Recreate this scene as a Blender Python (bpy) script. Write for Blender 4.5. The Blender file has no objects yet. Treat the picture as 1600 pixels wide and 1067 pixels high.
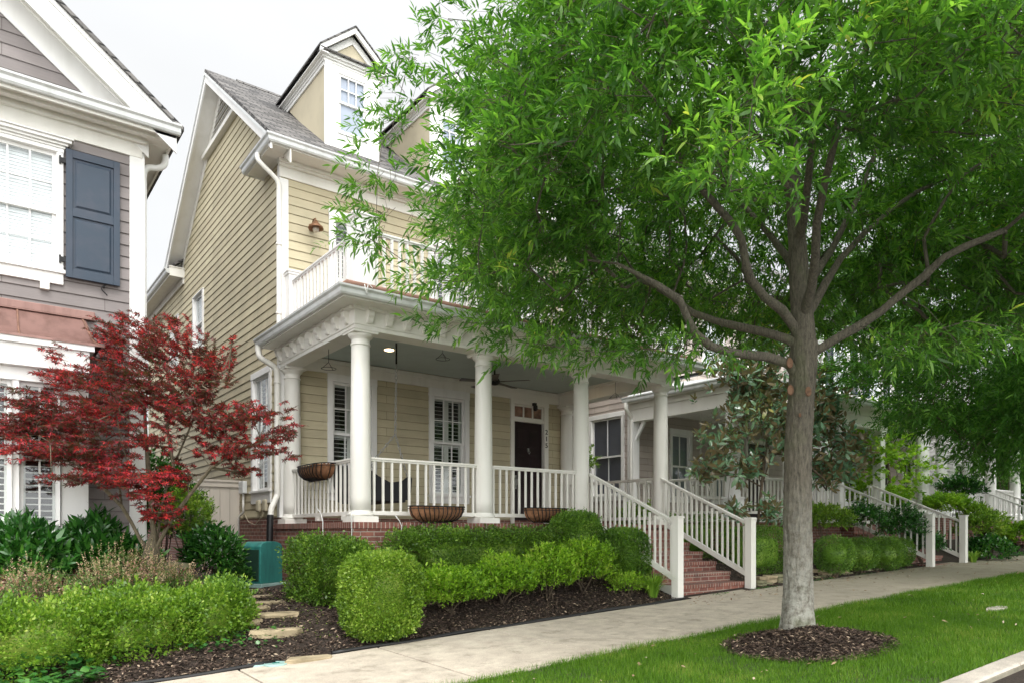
import bpy, math, random
import numpy as np
from mathutils import Vector, Matrix
random.seed(7); RNG = np.random.default_rng(11)
PI = math.pi
scn = bpy.context.scene
COL = scn.collection
# ------------------------------------------------------------------ camera frame
FPX = 1129.0; CX = 800.0; YH = 831.0
_n = math.hypot(.6018, .7987); _c = .6018/_n; _s = .7987/_n
FW = np.array([_c, _s, 0.]); RT = np.array([_s, -_c, 0.])
CAM = -(-2.18*RT + 10.4*FW) + np.array([0, 0, 1.6])
def at(px, py, d):
    r = FW + RT*(px-CX)/FPX + np.array([0, 0, 1.])*(YH-py)/FPX
    return CAM + d*r
def S(x):
    u = x + 1.43
    if u > 26: u = 26
    return .28 + .0505*u - .0008*u*abs(u)
def sst(a, b, t):
    t = min(1, max(0, (t-a)/(b-a))); return t*t*(3-2*t)
def gz(x, y):
    z = S(x)
    if y < -7.2: return z - .17
    if y < -2.2: return z - .02*(-2.2-y)*.6
    return z + .42*sst(-2.3, -.5, y) + .10*sst(0, 6, y)
# ------------------------------------------------------------------ objects
WL = {}
def tag(o, label=None, cat=None, group=None, kind=None):
    if label: o['label'] = label
    if cat: o['category'] = cat
    if group: o['group'] = group
    if kind: o['kind'] = kind
    return o
def empty(name, loc, label=None, cat=None, group=None):
    o = bpy.data.objects.new(name, None); COL.objects.link(o); o.location = loc
    o.empty_display_size = .2
    WL[o] = Vector(loc); return tag(o, label, cat, group)
class MB:
    def __init__(s, T=None): s.v = []; s.f = []; s.T = T; s.sm = []
    def add(s, vs, fs, smooth=False):
        b = len(s.v); s.v += [tuple(map(float, v)) for v in vs]
        for f in fs: s.f.append(tuple(b+i for i in f)); s.sm.append(smooth)
        return s
    def box(s, x0, x1, y0, y1, z0, z1):
        if x0 > x1: x0, x1 = x1, x0
        if y0 > y1: y0, y1 = y1, y0
        if z0 > z1: z0, z1 = z1, z0
        return s.add([(x0,y0,z0),(x1,y0,z0),(x1,y1,z0),(x0,y1,z0),(x0,y0,z1),(x1,y0,z1),(x1,y1,z1),(x0,y1,z1)],
              [(0,3,2,1),(4,5,6,7),(0,1,5,4),(1,2,6,5),(2,3,7,6),(3,0,4,7)])
    def hexa(s, b, t):   # bottom 4 ccw, top 4 ccw
        return s.add(list(b)+list(t), [(0,3,2,1),(4,5,6,7),(0,1,5,4),(1,2,6,5),(2,3,7,6),(3,0,4,7)])
    def prism(s, poly, axis, a0, a1):
        """poly: 2D ccw points; axis 'x': (y,z) extruded in x; 'y': (x,z) extruded y; 'z': (x,y)"""
        n = len(poly)
        def m(p, a):
            return (a,p[0],p[1]) if axis == 'x' else ((p[0],a,p[1]) if axis == 'y' else (p[0],p[1],a))
        vs = [m(p,a0) for p in poly]+[m(p,a1) for p in poly]
        fs = [tuple(range(n))[::-1], tuple(range(n,2*n))]
        fs += [(i,(i+1)%n,n+(i+1)%n,n+i) for i in range(n)]
        if axis == 'y': fs = [f[::-1] for f in fs]
        return s.add(vs, fs)
    def tube(s, pts, rad, n=8, cap=True, smooth=True):
        pts = [Vector(p) for p in pts]; k = len(pts)
        if not hasattr(rad, '__len__'): rad = [rad]*k
        up = Vector((0,0,1)); vs = []; prev = None
        for i, p in enumerate(pts):
            t = (pts[min(i+1,k-1)]-pts[max(i-1,0)])
            if t.length < 1e-7: t = Vector((0,0,1))
            t.normalize()
            if prev is None:
                a = t.cross(up)
                if a.length < .05: a = t.cross(Vector((1,0,0)))
                a.normalize()
            else:
                a = prev - t*prev.dot(t)
                if a.length < 1e-5: a = t.cross(up)
                a.normalize()
            prev = a; b = t.cross(a)
            for j in range(n):
                q = 2*PI*j/n; vs.append(p + (a*math.cos(q)+b*math.sin(q))*rad[i])
        fs = []
        for i in range(k-1):
            for j in range(n):
                fs.append((i*n+j, i*n+(j+1)%n, (i+1)*n+(j+1)%n, (i+1)*n+j))
        s.add(vs, fs, smooth)
        if cap:
            b = len(s.v)-k*n
            s.f.append(tuple(b+j for j in range(n))[::-1]); s.sm.append(False)
            s.f.append(tuple(b+(k-1)*n+j for j in range(n))); s.sm.append(False)
        return s
    def lathe(s, cx, cy, prof, n=32, smooth=True):
        vs = []; fs = []; k = len(prof)
        for r, z in prof:
            for j in range(n):
                q = 2*PI*j/n; vs.append((cx+r*math.cos(q), cy+r*math.sin(q), z))
        for i in range(k-1):
            for j in range(n):
                fs.append((i*n+j, i*n+(j+1)%n, (i+1)*n+(j+1)%n, (i+1)*n+j))
        s.add(vs, fs, smooth)
        b = len(s.v)-k*n
        s.f.append(tuple(b+j for j in range(n))[::-1]); s.sm.append(False)
        s.f.append(tuple(b+(k-1)*n+j for j in range(n))); s.sm.append(False)
        return s
    def build(s, name, mat, parent=None, bevel=0, uvmode=None):
        loc = np.array(s.v); 
        w = loc if s.T is None else np.array([s.T(*p) for p in s.v])
        lo = w.min(0); hi = w.max(0); org = Vector(((lo[0]+hi[0])/2, (lo[1]+hi[1])/2, lo[2]))
        me = bpy.data.meshes.new(name)
        me.from_pydata([tuple(p) for p in (w-np.array(org))], [], s.f)
        me.materials.append(mat)
        me.polygons.foreach_set('use_smooth', s.sm)
        uv = me.uv_layers.new(name='uv').data
        for p in me.polygons:
            ids = [me.loops[l].vertex_index for l in p.loop_indices]
            q = loc[ids]
            a = q[0]; nn = np.zeros(3)
            for i in range(1, len(q)-1): nn += np.cross(q[i]-a, q[i+1]-a)
            nn = np.abs(nn); ax = int(nn.argmax())
            for l, c in zip(p.loop_indices, q):
                uv[l].uv = (c[1], c[2]) if ax == 0 else ((c[0], c[2]) if ax == 1 else (c[0], c[1]))
        o = bpy.data.objects.new(name, me); COL.objects.link(o)
        if parent is not None:
            o.parent = parent; o.location = org - WL[parent]
        else: o.location = org
        WL[o] = org
        if bevel:
            m = o.modifiers.new('bevel', 'BEVEL'); m.width = bevel; m.segments = 2; m.limit_method = 'ANGLE'; m.angle_limit = .6
        return o
def inst(o, parent, loc, rotz=0, scale=None, name=None):
    c = o.copy(); COL.objects.link(c); c.parent = parent
    c.location = Vector(loc) - (WL[parent] if parent is not None else Vector((0,0,0)))
    c.rotation_euler = (0,0,rotz)
    if scale: c.scale = scale
    WL[c] = Vector(loc); return c
def copy_tree(root, loc, rotz=None, label=None, scale=None):
    r = root.copy(); COL.objects.link(r); r.location = loc
    if rotz is not None: r.rotation_euler = (0,0,rotz)
    if scale: r.scale = scale
    if label: r['label'] = label
    for ch in list(root.children):
        c = ch.copy(); COL.objects.link(c); c.parent = r
        for g in list(ch.children):
            d = g.copy(); COL.objects.link(d); d.parent = c
    return r
# ------------------------------------------------------------------ materials
def mat(name):
    m = bpy.data.materials.new(name); m.use_nodes = True
    nt = m.node_tree; nt.nodes.clear()
    out = nt.nodes.new('ShaderNodeOutputMaterial'); b = nt.nodes.new('ShaderNodeBsdfPrincipled')
    nt.links.new(b.outputs[0], out.inputs[0]); return m, nt, b, out
def nd(nt, t, **k):
    n = nt.nodes.new(t)
    for a, v in k.items():
        if a.startswith('i_'): n.inputs[a[2:].replace('_', ' ')].default_value = v
        else: setattr(n, a, v)
    return n
def noise(nt, coord, scale, detail=4, rough=.55):
    n = nd(nt, 'ShaderNodeTexNoise'); n.inputs['Scale'].default_value = scale
    n.inputs['Detail'].default_value = detail; n.inputs['Roughness'].default_value = rough
    nt.links.new(coord, n.inputs['Vector']); return n.outputs['Fac']
def ramp(nt, fac, stops):
    r = nd(nt, 'ShaderNodeValToRGB'); nt.links.new(fac, r.inputs[0])
    e = r.color_ramp.elements
    while len(e) < len(stops): e.new(.5)
    for i, (p, c) in enumerate(stops):
        e[i].position = p; e[i].color = (c[0], c[1], c[2], 1)
    return r.outputs[0]
def mixc(nt, fac, a, b, mode='MIX'):
    m = nd(nt, 'ShaderNodeMix', data_type='RGBA', blend_type=mode)
    for s_, v in ((m.inputs[0], fac), (m.inputs[6], a), (m.inputs[7], b)):
        if isinstance(v, (int, float)): s_.default_value = v
        elif isinstance(v, tuple): s_.default_value = (v[0], v[1], v[2], 1)
        else: nt.links.new(v, s_)
    return m.outputs[2]
def bump(nt, b, h, strength=.3, dist=.01):
    n = nd(nt, 'ShaderNodeBump'); n.inputs['Strength'].default_value = strength; n.inputs['Distance'].default_value = dist
    nt.links.new(h, n.inputs['Height']); nt.links.new(n.outputs[0], b.inputs['Normal'])
def coord(nt, kind='Object'):
    t = nd(nt, 'ShaderNodeTexCoord'); return t.outputs[kind]
def wpos(nt): return nd(nt, 'ShaderNodeNewGeometry').outputs['Position']
def mapping(nt, c, scale):
    m = nd(nt, 'ShaderNodeMapping'); m.inputs['Scale'].default_value = scale
    nt.links.new(c, m.inputs['Vector']); return m.outputs[0]
def paint(name, col, rough=.5, var=.12, dirt=None, scale=3., streak=False, bumpv=.05, metal=0, spec=.4):
    m, nt, b, o = mat(name)
    g = wpos(nt)
    v = mapping(nt, g, (scale*3, scale*3, scale*.5)) if streak else mapping(nt, g, (scale,)*3)
    f = noise(nt, v, 1, 5, .6)
    d = dirt or tuple(c*(1-var*2.2) for c in col)
    c = mixc(nt, f, d, tuple(min(.95, x*(1+var*.6)) for x in col))
    r = ramp(nt, f, [(.25, d), (.55, col), (.8, tuple(min(.95, x*(1+var*.5)) for x in col))])
    nt.links.new(r, b.inputs['Base Color'])
    b.inputs['Roughness'].default_value = rough; b.inputs['Metallic'].default_value = metal
    b.inputs['Specular IOR Level'].default_value = spec
    if bumpv:
        f2 = noise(nt, g, 60, 3); bump(nt, b, f2, bumpv, .01)
    return m
def wood_siding(name, col, var=.1):
    m, nt, b, o = mat(name); g = wpos(nt)
    f = noise(nt, mapping(nt, g, (1.2, 1.2, .8)), 1.5, 5)
    uv = coord(nt, 'UV')
    gr = noise(nt, mapping(nt, uv, (2.5, 70, 1)), 1, 4, .6)      # wood grain along the boards
    bd = nd(nt, 'ShaderNodeTexWhiteNoise', noise_dimensions='2D')
    sn = nd(nt, 'ShaderNodeVectorMath', operation='SNAP'); sn.inputs[1].default_value = (3.66, .157, 1); nt.links.new(uv, sn.inputs[0])
    nt.links.new(sn.outputs[0], bd.inputs['Vector'])
    c = ramp(nt, f, [(.3, tuple(x*(1-var) for x in col)), (.7, tuple(x*(1+var) for x in col))])
    c = mixc(nt, .10, c, bd.outputs['Value'], 'OVERLAY')
    # butt joints between board lengths, staggered row by row
    jb = nd(nt, 'ShaderNodeTexBrick'); jb.offset = .37; nt.links.new(uv, jb.inputs['Vector'])
    for k_, v_ in (('Scale', 1), ('Brick Width', 3.05), ('Row Height', .157), ('Mortar Size', .004), ('Mortar Smooth', .2)): jb.inputs[k_].default_value = v_
    jb.inputs['Color1'].default_value = (1,1,1,1); jb.inputs['Color2'].default_value = (.93,.93,.93,1); jb.inputs['Mortar'].default_value = (.45,.43,.40,1)
    c = mixc(nt, 1., c, jb.outputs[0], 'MULTIPLY')
    c2 = mixc(nt, .16, c, gr, 'OVERLAY')
    nt.links.new(c2, b.inputs['Base Color']); b.inputs['Roughness'].default_value = .62
    b.inputs['Specular IOR Level'].default_value = .3
    bump(nt, b, gr, .18, .006); return m
def brickm(name, w=.21, h=.07, c1=(.235,.095,.070), c2=(.155,.062,.050), mortar=(.33,.28,.24), msize=.008, off=.5):
    m, nt, b, o = mat(name); uv = coord(nt, 'UV')
    br = nd(nt, 'ShaderNodeTexBrick'); br.offset = off
    nt.links.new(uv, br.inputs['Vector'])
    br.inputs['Scale'].default_value = 1; br.inputs['Brick Width'].default_value = w; br.inputs['Row Height'].default_value = h
    br.inputs['Mortar Size'].default_value = msize; br.inputs['Mortar Smooth'].default_value = .3
    br.inputs['Color1'].default_value = (*c1, 1); br.inputs['Color2'].default_value = (*c2, 1); br.inputs['Mortar'].default_value = (*mortar, 1)
    g = wpos(nt); f = noise(nt, g, 9, 6, .65); f2 = noise(nt, g, 1.6, 4)
    c = mixc(nt, .55, br.outputs[0], ramp(nt, f, [(.3, (.25,.25,.25)), (.7, (.8,.75,.72))]), 'OVERLAY')
    c = mixc(nt, ramp(nt, f2, [(.55, (0,0,0)), (.75, (.45,.45,.45))]), c, (.10,.09,.05))
    nt.links.new(c, b.inputs['Base Color']); b.inputs['Roughness'].default_value = .85
    inv = nd(nt, 'ShaderNodeMath', operation='SUBTRACT'); inv.inputs[0].default_value = 1; nt.links.new(br.outputs['Fac'], inv.inputs[1])
    ad = nd(nt, 'ShaderNodeMath', operation='MULTIPLY_ADD'); nt.links.new(f, ad.inputs[0]); ad.inputs[1].default_value = .25; nt.links.new(inv.outputs[0], ad.inputs[2])
    bump(nt, b, ad.outputs[0], .7, .008); return m
def leafm(name, stops, trans=.35, gloss=.35, back=None, clump=.9, rough=.38, tcol=1.6):
    """leaf: diffuse + light through the leaf + a sheen; colour differs leaf to leaf and branch to branch"""
    m, nt, b, o = mat(name); geo = nd(nt, 'ShaderNodeNewGeometry')
    f = noise(nt, geo.outputs['Position'], clump, 3)
    mp = nd(nt, 'ShaderNodeMath', operation='MULTIPLY_ADD'); nt.links.new(geo.outputs['Random Per Island'], mp.inputs[0]); mp.inputs[1].default_value = .62
    s2 = nd(nt, 'ShaderNodeMath', operation='MULTIPLY_ADD'); nt.links.new(f, s2.inputs[0]); s2.inputs[1].default_value = 1.1; s2.inputs[2].default_value = -.33
    nt.links.new(s2.outputs[0], mp.inputs[2])
    c = ramp(nt, mp.outputs[0], stops)
    if back: c = mixc(nt, geo.outputs['Backfacing'], c, back)
    nt.links.new(c, b.inputs['Base Color']); b.inputs['Roughness'].default_value = rough
    b.inputs['Specular IOR Level'].default_value = gloss
    tr = nd(nt, 'ShaderNodeBsdfTranslucent')
    tc = mixc(nt, 1., c, (tcol*.92, tcol*1.02, tcol*.55), 'MULTIPLY'); nt.links.new(tc, tr.inputs['Color'])
    mx = nd(nt, 'ShaderNodeMixShader'); mx.inputs[0].default_value = trans
    nt.links.new(b.outputs[0], mx.inputs[1]); nt.links.new(tr.outputs[0], mx.inputs[2]); nt.links.new(mx.outputs[0], o.inputs[0])
    return m
def glassm(name, tint=(.55,.6,.6), rough=.03, ior=1.6):
    m, nt, b, o = mat(name); nt.nodes.remove(b)
    gl = nd(nt, 'ShaderNodeBsdfGlossy'); gl.inputs['Roughness'].default_value = rough; gl.inputs['Color'].default_value = (.9,.93,.95,1)
    tr = nd(nt, 'ShaderNodeBsdfTransparent'); tr.inputs['Color'].default_value = (*tint, 1)
    lw = nd(nt, 'ShaderNodeLayerWeight'); lw.inputs['Blend'].default_value = .5
    pw = nd(nt, 'ShaderNodeMath', operation='POWER'); nt.links.new(lw.outputs['Facing'], pw.inputs[0]); pw.inputs[1].default_value = 4.
    fr = nd(nt, 'ShaderNodeMath', operation='MULTIPLY_ADD'); nt.links.new(pw.outputs[0], fr.inputs[0]); fr.inputs[1].default_value = .85; fr.inputs[2].default_value = .075
    geo = nd(nt, 'ShaderNodeNewGeometry')
    nz = nd(nt, 'ShaderNodeTexNoise'); nz.inputs['Scale'].default_value = 1.5; nt.links.new(geo.outputs['Position'], nz.inputs['Vector'])
    bp = nd(nt, 'ShaderNodeBump'); bp.inputs['Strength'].default_value = .15; bp.inputs['Distance'].default_value = .02
    nt.links.new(nz.outputs['Fac'], bp.inputs['Height']); nt.links.new(bp.outputs[0], gl.inputs['Normal'])
    mx = nd(nt, 'ShaderNodeMixShader'); nt.links.new(fr.outputs[0], mx.inputs[0]); nt.links.new(tr.outputs[0], mx.inputs[1]); nt.links.new(gl.outputs[0], mx.inputs[2])
    nt.links.new(mx.outputs[0], o.inputs[0]); return m
def flat(name, col, rough=.5, metal=0, spec=.4):
    m, nt, b, o = mat(name); g = wpos(nt); f = noise(nt, g, 12, 3)
    c = ramp(nt, f, [(.3, tuple(x*.85 for x in col)), (.7, tuple(x*1.1 for x in col))]); nt.links.new(c, b.inputs['Base Color'])
    b.inputs['Roughness'].default_value = rough; b.inputs['Metallic'].default_value = metal; b.inputs['Specular IOR Level'].default_value = spec
    return m
def emis(name, col, st):
    m, nt, b, o = mat(name); b.inputs['Base Color'].default_value = (*col, 1)
    b.inputs['Emission Color'].default_value = (*col, 1); b.inputs['Emission Strength'].default_value = st; return m
M = {}
M['white'] = paint('white_trim_paint', (.82,.815,.80), .45, .04, dirt=(.74,.735,.71), scale=1.4, streak=True, bumpv=.03)
M['cream'] = paint('cream_porch_paint', (.80,.785,.735), .42, .04, dirt=(.72,.70,.64), scale=1.2, streak=True, bumpv=.03)
M['gutter'] = paint('gutter_enamel', (.68,.70,.70), .32, .06, dirt=(.55,.565,.55), scale=2.2, streak=True, bumpv=.02, spec=.5)
M['tan'] = wood_siding('tan_clapboard', (.52,.465,.320))
M['stucco'] = paint('tan_cheek_board', (.52,.465,.34), .8, .07, scale=2, bumpv=.12)
M['grey'] = wood_siding('grey_clapboard', (.235,.210,.205))
M['taupe'] = wood_siding('taupe_clapboard', (.46,.40,.36))
M['pale'] = wood_siding('pale_clapboard', (.70,.69,.67))
M['greyend'] = wood_siding('dark_grey_clapboard', (.16,.15,.145))
M['navy'] = paint('navy_shutter_paint', (.030,.048,.074), .5, .15, dirt=(.05,.06,.085), scale=3, bumpv=.05)
M['door'] = paint('dark_door_paint', (.022,.010,.012), .3, .2, scale=3, bumpv=.03)
M['ceil'] = paint('pale_blue_ceiling', (.48,.56,.54), .6, .05, bumpv=.02)
M['brick'] = brickm('red_brick')
M['brick_s'] = brickm('red_brick_on_edge', w=.068, h=.30, off=0)
M['iron'] = flat('black_iron', (.012,.012,.013), .45, .3)
M['steel'] = flat('galvanised_steel', (.42,.42,.41), .4, .8)
M['black'] = flat('black_plastic', (.014,.014,.015), .4)
M['glass'] = glassm('window_glass', (.90,.93,.93))
M['glassd'] = glassm('screened_glass', (.62,.64,.67), .12)
M['louver'] = paint('shutter_louvre_white', (.72,.71,.67), .5, .04, bumpv=0)
M['blind'] = paint('white_blind', (.84,.86,.88), .6, .04, bumpv=0)
M['screen'] = paint('grey_window_screen', (.24,.25,.28), .7, .08, bumpv=0)
M['bluepane'] = paint('blue_grey_pane', (.30,.35,.44), .35, .06, bumpv=0, spec=.8)  # opaque blue-grey sheet set in the dormer sashes
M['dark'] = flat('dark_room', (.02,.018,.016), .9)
M['copper'] = paint('weathered_copper', (.25,.145,.125), .38, .30, dirt=(.13,.072,.058), scale=1.6, streak=True, bumpv=.03, metal=.35)
M['rust'] = paint('rusted_copper_lamp', (.25,.13,.07), .5, .3, scale=9, metal=.5)
M['membrane'] = paint('brown_roof_membrane', (.24,.13,.09), .6, .3, dirt=(.13,.07,.05), scale=4)
M['lamp'] = emis('warm_lamp_glow', (1.0,.72,.42), 9)
M['wicker'] = flat('dark_wicker', (.016,.017,.022), .55)
M['coco'] = paint('coco_fibre', (.30,.145,.075), .95, .35, dirt=(.14,.07,.04), scale=14, bumpv=.9)
M['gate'] = paint('beige_gate_paint', (.58,.53,.46), .6, .06, scale=1.5, streak=True)
M['teal'] = paint('teal_cabinet_enamel', (.030,.185,.165), .5, .28, dirt=(.02,.10,.095), scale=3.2, streak=True)
M['cap'] = paint('pale_teal_rim', (.30,.45,.42), .5, .15)
M['wirew'] = flat('white_cable', (.7,.7,.68), .5)
M['stone'] = paint('sandstone', (.40,.325,.21), .9, .28, dirt=(.20,.165,.10), scale=5, bumpv=.5)
M['stoneg'] = paint('mossy_stone', (.24,.23,.14), .9, .3, dirt=(.10,.12,.04), scale=7, bumpv=.6)
def shingles(name):
    m, nt, b, o = mat(name); uv = coord(nt, 'UV')
    br = nd(nt, 'ShaderNodeTexBrick'); nt.links.new(uv, br.inputs['Vector']); br.offset = .43
    br.inputs['Scale'].default_value = 1; br.inputs['Brick Width'].default_value = .27; br.inputs['Row Height'].default_value = .112
    br.inputs['Mortar Size'].default_value = .011; br.inputs['Mortar Smooth'].default_value = .15; br.inputs['Bias'].default_value = -.1
    br.inputs['Color1'].default_value = (.20,.190,.182,1); br.inputs['Color2'].default_value = (.050,.049,.050,1); br.inputs['Mortar'].default_value = (.02,.02,.02,1)
    g = wpos(nt); f = noise(nt, g, 55, 3, .7); f2 = noise(nt, g, 2.2, 5)
    c = mixc(nt, .4, br.outputs[0], f, 'OVERLAY'); c = mixc(nt, .35, c, f2, 'OVERLAY')
    nt.links.new(c, b.inputs['Base Color']); b.inputs['Roughness'].default_value = .92
    inv = nd(nt, 'ShaderNodeMath', operation='SUBTRACT'); inv.inputs[0].default_value = 1; nt.links.new(br.outputs['Fac'], inv.inputs[1])
    bump(nt, b, inv.outputs[0], .8, .02); return m
M['shingle'] = shingles('weathered_shingles')
def concrete(name, col, var=.12, moss=False):
    m, nt, b, o = mat(name); g = wpos(nt)
    f = noise(nt, g, 1.1, 6, .62); f2 = noise(nt, g, 85, 3, .7); f3 = noise(nt, g, 5, 5, .6)
    c = ramp(nt, f, [(.28, tuple(x*(1-var*1.6) for x in col)), (.5, col), (.75, tuple(x*(1+var) for x in col))])
    c = mixc(nt, .45, c, f3, 'OVERLAY'); c = mixc(nt, .55, c, f2, 'OVERLAY')
    if moss:
        sp = nd(nt, 'ShaderNodeSeparateXYZ'); nt.links.new(g, sp.inputs[0])
        mr = nd(nt, 'ShaderNodeMapRange'); mr.inputs['From Min'].default_value = 4; mr.inputs['From Max'].default_value = 11; nt.links.new(sp.outputs[0], mr.inputs['Value'])
        mm = nd(nt, 'ShaderNodeMath', operation='MULTIPLY'); nt.links.new(mr.outputs[0], mm.inputs[0]); nt.links.new(f3, mm.inputs[1])
        c = mixc(nt, mm.outputs[0], c, (.17,.16,.08))
        st = noise(nt, g, 3.3, 7, .72); c = mixc(nt, ramp(nt, st, [(.53, (0,0,0)), (.68, (.5,.5,.5))]), c, (.15,.125,.085))
    nt.links.new(c, b.inputs['Base Color']); b.inputs['Roughness'].default_value = .88
    bump(nt, b, f2, .35, .004); return m
M['walk'] = concrete('sidewalk_concrete', (.52,.455,.37), .1, True)
M['curb'] = concrete('curb_concrete', (.50,.45,.39), .14)
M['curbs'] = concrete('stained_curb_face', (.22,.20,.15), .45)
M['road'] = concrete('road_asphalt', (.20,.20,.21), .1)
def soil(name, a, bcol, sc=30):
    m, nt, b, o = mat(name); g = wpos(nt); f = noise(nt, g, sc, 6, .75); f2 = noise(nt, g, 1.3, 4)
    c = ramp(nt, f, [(.32, a), (.6, bcol), (.78, tuple(x*1.9 for x in bcol))]); c = mixc(nt, .4, c, f2, 'OVERLAY')
    nt.links.new(c, b.inputs['Base Color']); b.inputs['Roughness'].default_value = .95; bump(nt, b, f, 1., .03); return m
M['soil'] = soil('garden_soil', (.020,.014,.010), (.055,.038,.027))
M['lawnsoil'] = soil('lawn_soil', (.030,.050,.010), (.055,.085,.018), 18)
def chipm(name, stops):
    m, nt, b, o = mat(name); geo = nd(nt, 'ShaderNodeNewGeometry')
    c = ramp(nt, geo.outputs['Random Per Island'], stops); nt.links.new(c, b.inputs['Base Color']); b.inputs['Roughness'].default_value = .9; return m
M['chips'] = chipm('shredded_bark', [(0, (.022,.014,.010)), (.55, (.070,.045,.033)), (.85, (.13,.088,.062)), (.93, (.28,.20,.14)), (1, (.46,.36,.26))])
M['litter'] = chipm('dry_litter', [(0, (.16,.09,.05)), (.5, (.36,.25,.15)), (1, (.62,.52,.40))])
def bark(name, a, bc, lich_light=True, sc=1.):
    m, nt, b, o = mat(name); g = wpos(nt)
    f = noise(nt, mapping(nt, g, (26*sc, 26*sc, 6*sc)), 1, 8, .78); f2 = noise(nt, g, 2.6, 4)
    c = ramp(nt, f, [(.3, a), (.55, bc), (.75, tuple(min(1, x*1.5) for x in bc))])
    if lich_light:
        sp = nd(nt, 'ShaderNodeSeparateXYZ'); nt.links.new(g, sp.inputs[0])
        mr = nd(nt, 'ShaderNodeMapRange'); mr.inputs['From Min'].default_value = 2.2; mr.inputs['From Max'].default_value = .5; nt.links.new(sp.outputs[2], mr.inputs['Value'])
        fl = noise(nt, g, 11, 5, .75); r2 = ramp(nt, fl, [(.36, (0,0,0)), (.58, (.8,.8,.8))])
        mm = nd(nt, 'ShaderNodeMath', operation='MULTIPLY'); nt.links.new(mr.outputs[0], mm.inputs[0]); nt.links.new(r2, mm.inputs[1])
        c = mixc(nt, mm.outputs[0], c, (.50,.50,.44))  # paler foot: lichen, and partly light put into the bark colour
        c = mixc(nt, ramp(nt, f2, [(.55, (0,0,0)), (.72, (.5,.5,.5))]), c, (.10,.12,.05))
    nt.links.new(c, b.inputs['Base Color']); b.inputs['Roughness'].default_value = .92; bump(nt, b, f, 1., .035*1/sc); return m
M['bark'] = bark('grey_oak_bark', (.030,.027,.021), (.150,.132,.100), True, 1.7)
M['barkd'] = bark('dark_limb_bark', (.05,.038,.026), (.14,.105,.07), False)
M['barkm'] = bark('maple_bark', (.055,.045,.03), (.19,.16,.105), False, 1.5)
M['scar'] = paint('pruning_scar', (.19,.105,.062), .8, .3, scale=20)
M['oak'] = leafm('willow_leaf', [(0, (.022,.068,.014)), (.35, (.058,.155,.024)), (.68, (.118,.262,.036)), (.93, (.24,.42,.065)), (1, (.42,.44,.08))], .50, .45, rough=.36, tcol=1.7)
M['oak2'] = leafm('far_street_tree_leaf', [(0, (.024,.080,.016)), (.4, (.058,.165,.026)), (.75, (.11,.27,.040)), (1, (.22,.40,.07))], .40, .25, rough=.45)
M['red'] = leafm('red_maple_leaf', [(0, (.055,.062,.022)), (.32, (.090,.052,.032)), (.50, (.120,.034,.036)), (.64, (.22,.028,.042)), (.80, (.54,.035,.055)), (1, (.85,.10,.09))], .40, .35, clump=1.6, tcol=1.5)
M['box'] = leafm('boxwood_leaf', [(0, (.050,.105,.012)), (.4, (.125,.235,.022)), (.75, (.24,.37,.040)), (1, (.40,.50,.11))], .30, .45, clump=2.2)
M['boxd'] = leafm('dark_boxwood_leaf', [(0, (.035,.085,.014)), (.45, (.085,.19,.024)), (.8, (.17,.31,.036)), (1, (.30,.44,.08))], .28, .45, clump=2.5)
M['lime'] = leafm('lime_spirea_leaf', [(0, (.07,.16,.015)), (.4, (.17,.33,.025)), (.75, (.30,.48,.040)), (1, (.42,.50,.10))], .38, .3, clump=1.8)
M['privet'] = leafm('bright_privet_leaf', [(0, (.045,.105,.012)), (.4, (.115,.23,.022)), (.75, (.23,.37,.040)), (1, (.46,.54,.12))], .34, .5, clump=2.6)
M['laurel'] = leafm('laurel_leaf', [(0, (.012,.050,.012)), (.5, (.030,.125,.020)), (.85, (.07,.22,.03)), (1, (.16,.34,.05))], .22, .9, rough=.22)
M['ivy'] = leafm('ivy_leaf', [(0, (.02,.08,.02)), (.5, (.05,.17,.035)), (1, (.16,.34,.06))], .25, .6, rough=.3)
M['magn'] = leafm('magnolia_leaf', [(0, (.065,.145,.085)), (.4, (.125,.25,.14)), (.8, (.24,.38,.22)), (.93, (.34,.40,.13)), (1, (.5,.45,.14))], .18, 1., back=(.21,.165,.09), rough=.22)
M['abelia'] = leafm('green_pink_leaf', [(0, (.05,.13,.03)), (.35, (.11,.22,.05)), (.6, (.24,.28,.12)), (.8, (.55,.30,.24)), (1, (.72,.52,.44))], .3, .3, clump=3.)
M['abelia2'] = leafm('cream_flower_tip', [(0, (.30,.30,.13)), (.5, (.58,.46,.30)), (1, (.78,.52,.42))], .3, .2, clump=3.)
M['grassb'] = leafm('turf_blade', [(0, (.045,.115,.010)), (.4, (.085,.195,.012)), (.8, (.145,.28,.020)), (1, (.34,.36,.09))], .35, .25, clump=1.3, rough=.5)
M['iris'] = leafm('strap_leaf', [(0, (.08,.18,.02)), (.5, (.20,.36,.04)), (1, (.42,.5,.12))], .35, .3)
M['bgleaf'] = leafm('distant_foliage', [(0, (.03,.09,.018)), (.5, (.07,.19,.03)), (1, (.17,.34,.05))], .25, .2)
M['boxh'] = leafm('patchy_hedge_leaf', [(0, (.13,.085,.045)), (.13, (.07,.09,.02)), (.3, (.05,.11,.016)), (.55, (.10,.21,.024)), (.85, (.19,.32,.036)), (1, (.32,.44,.08))], .28, .4, clump=3.4)
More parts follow.
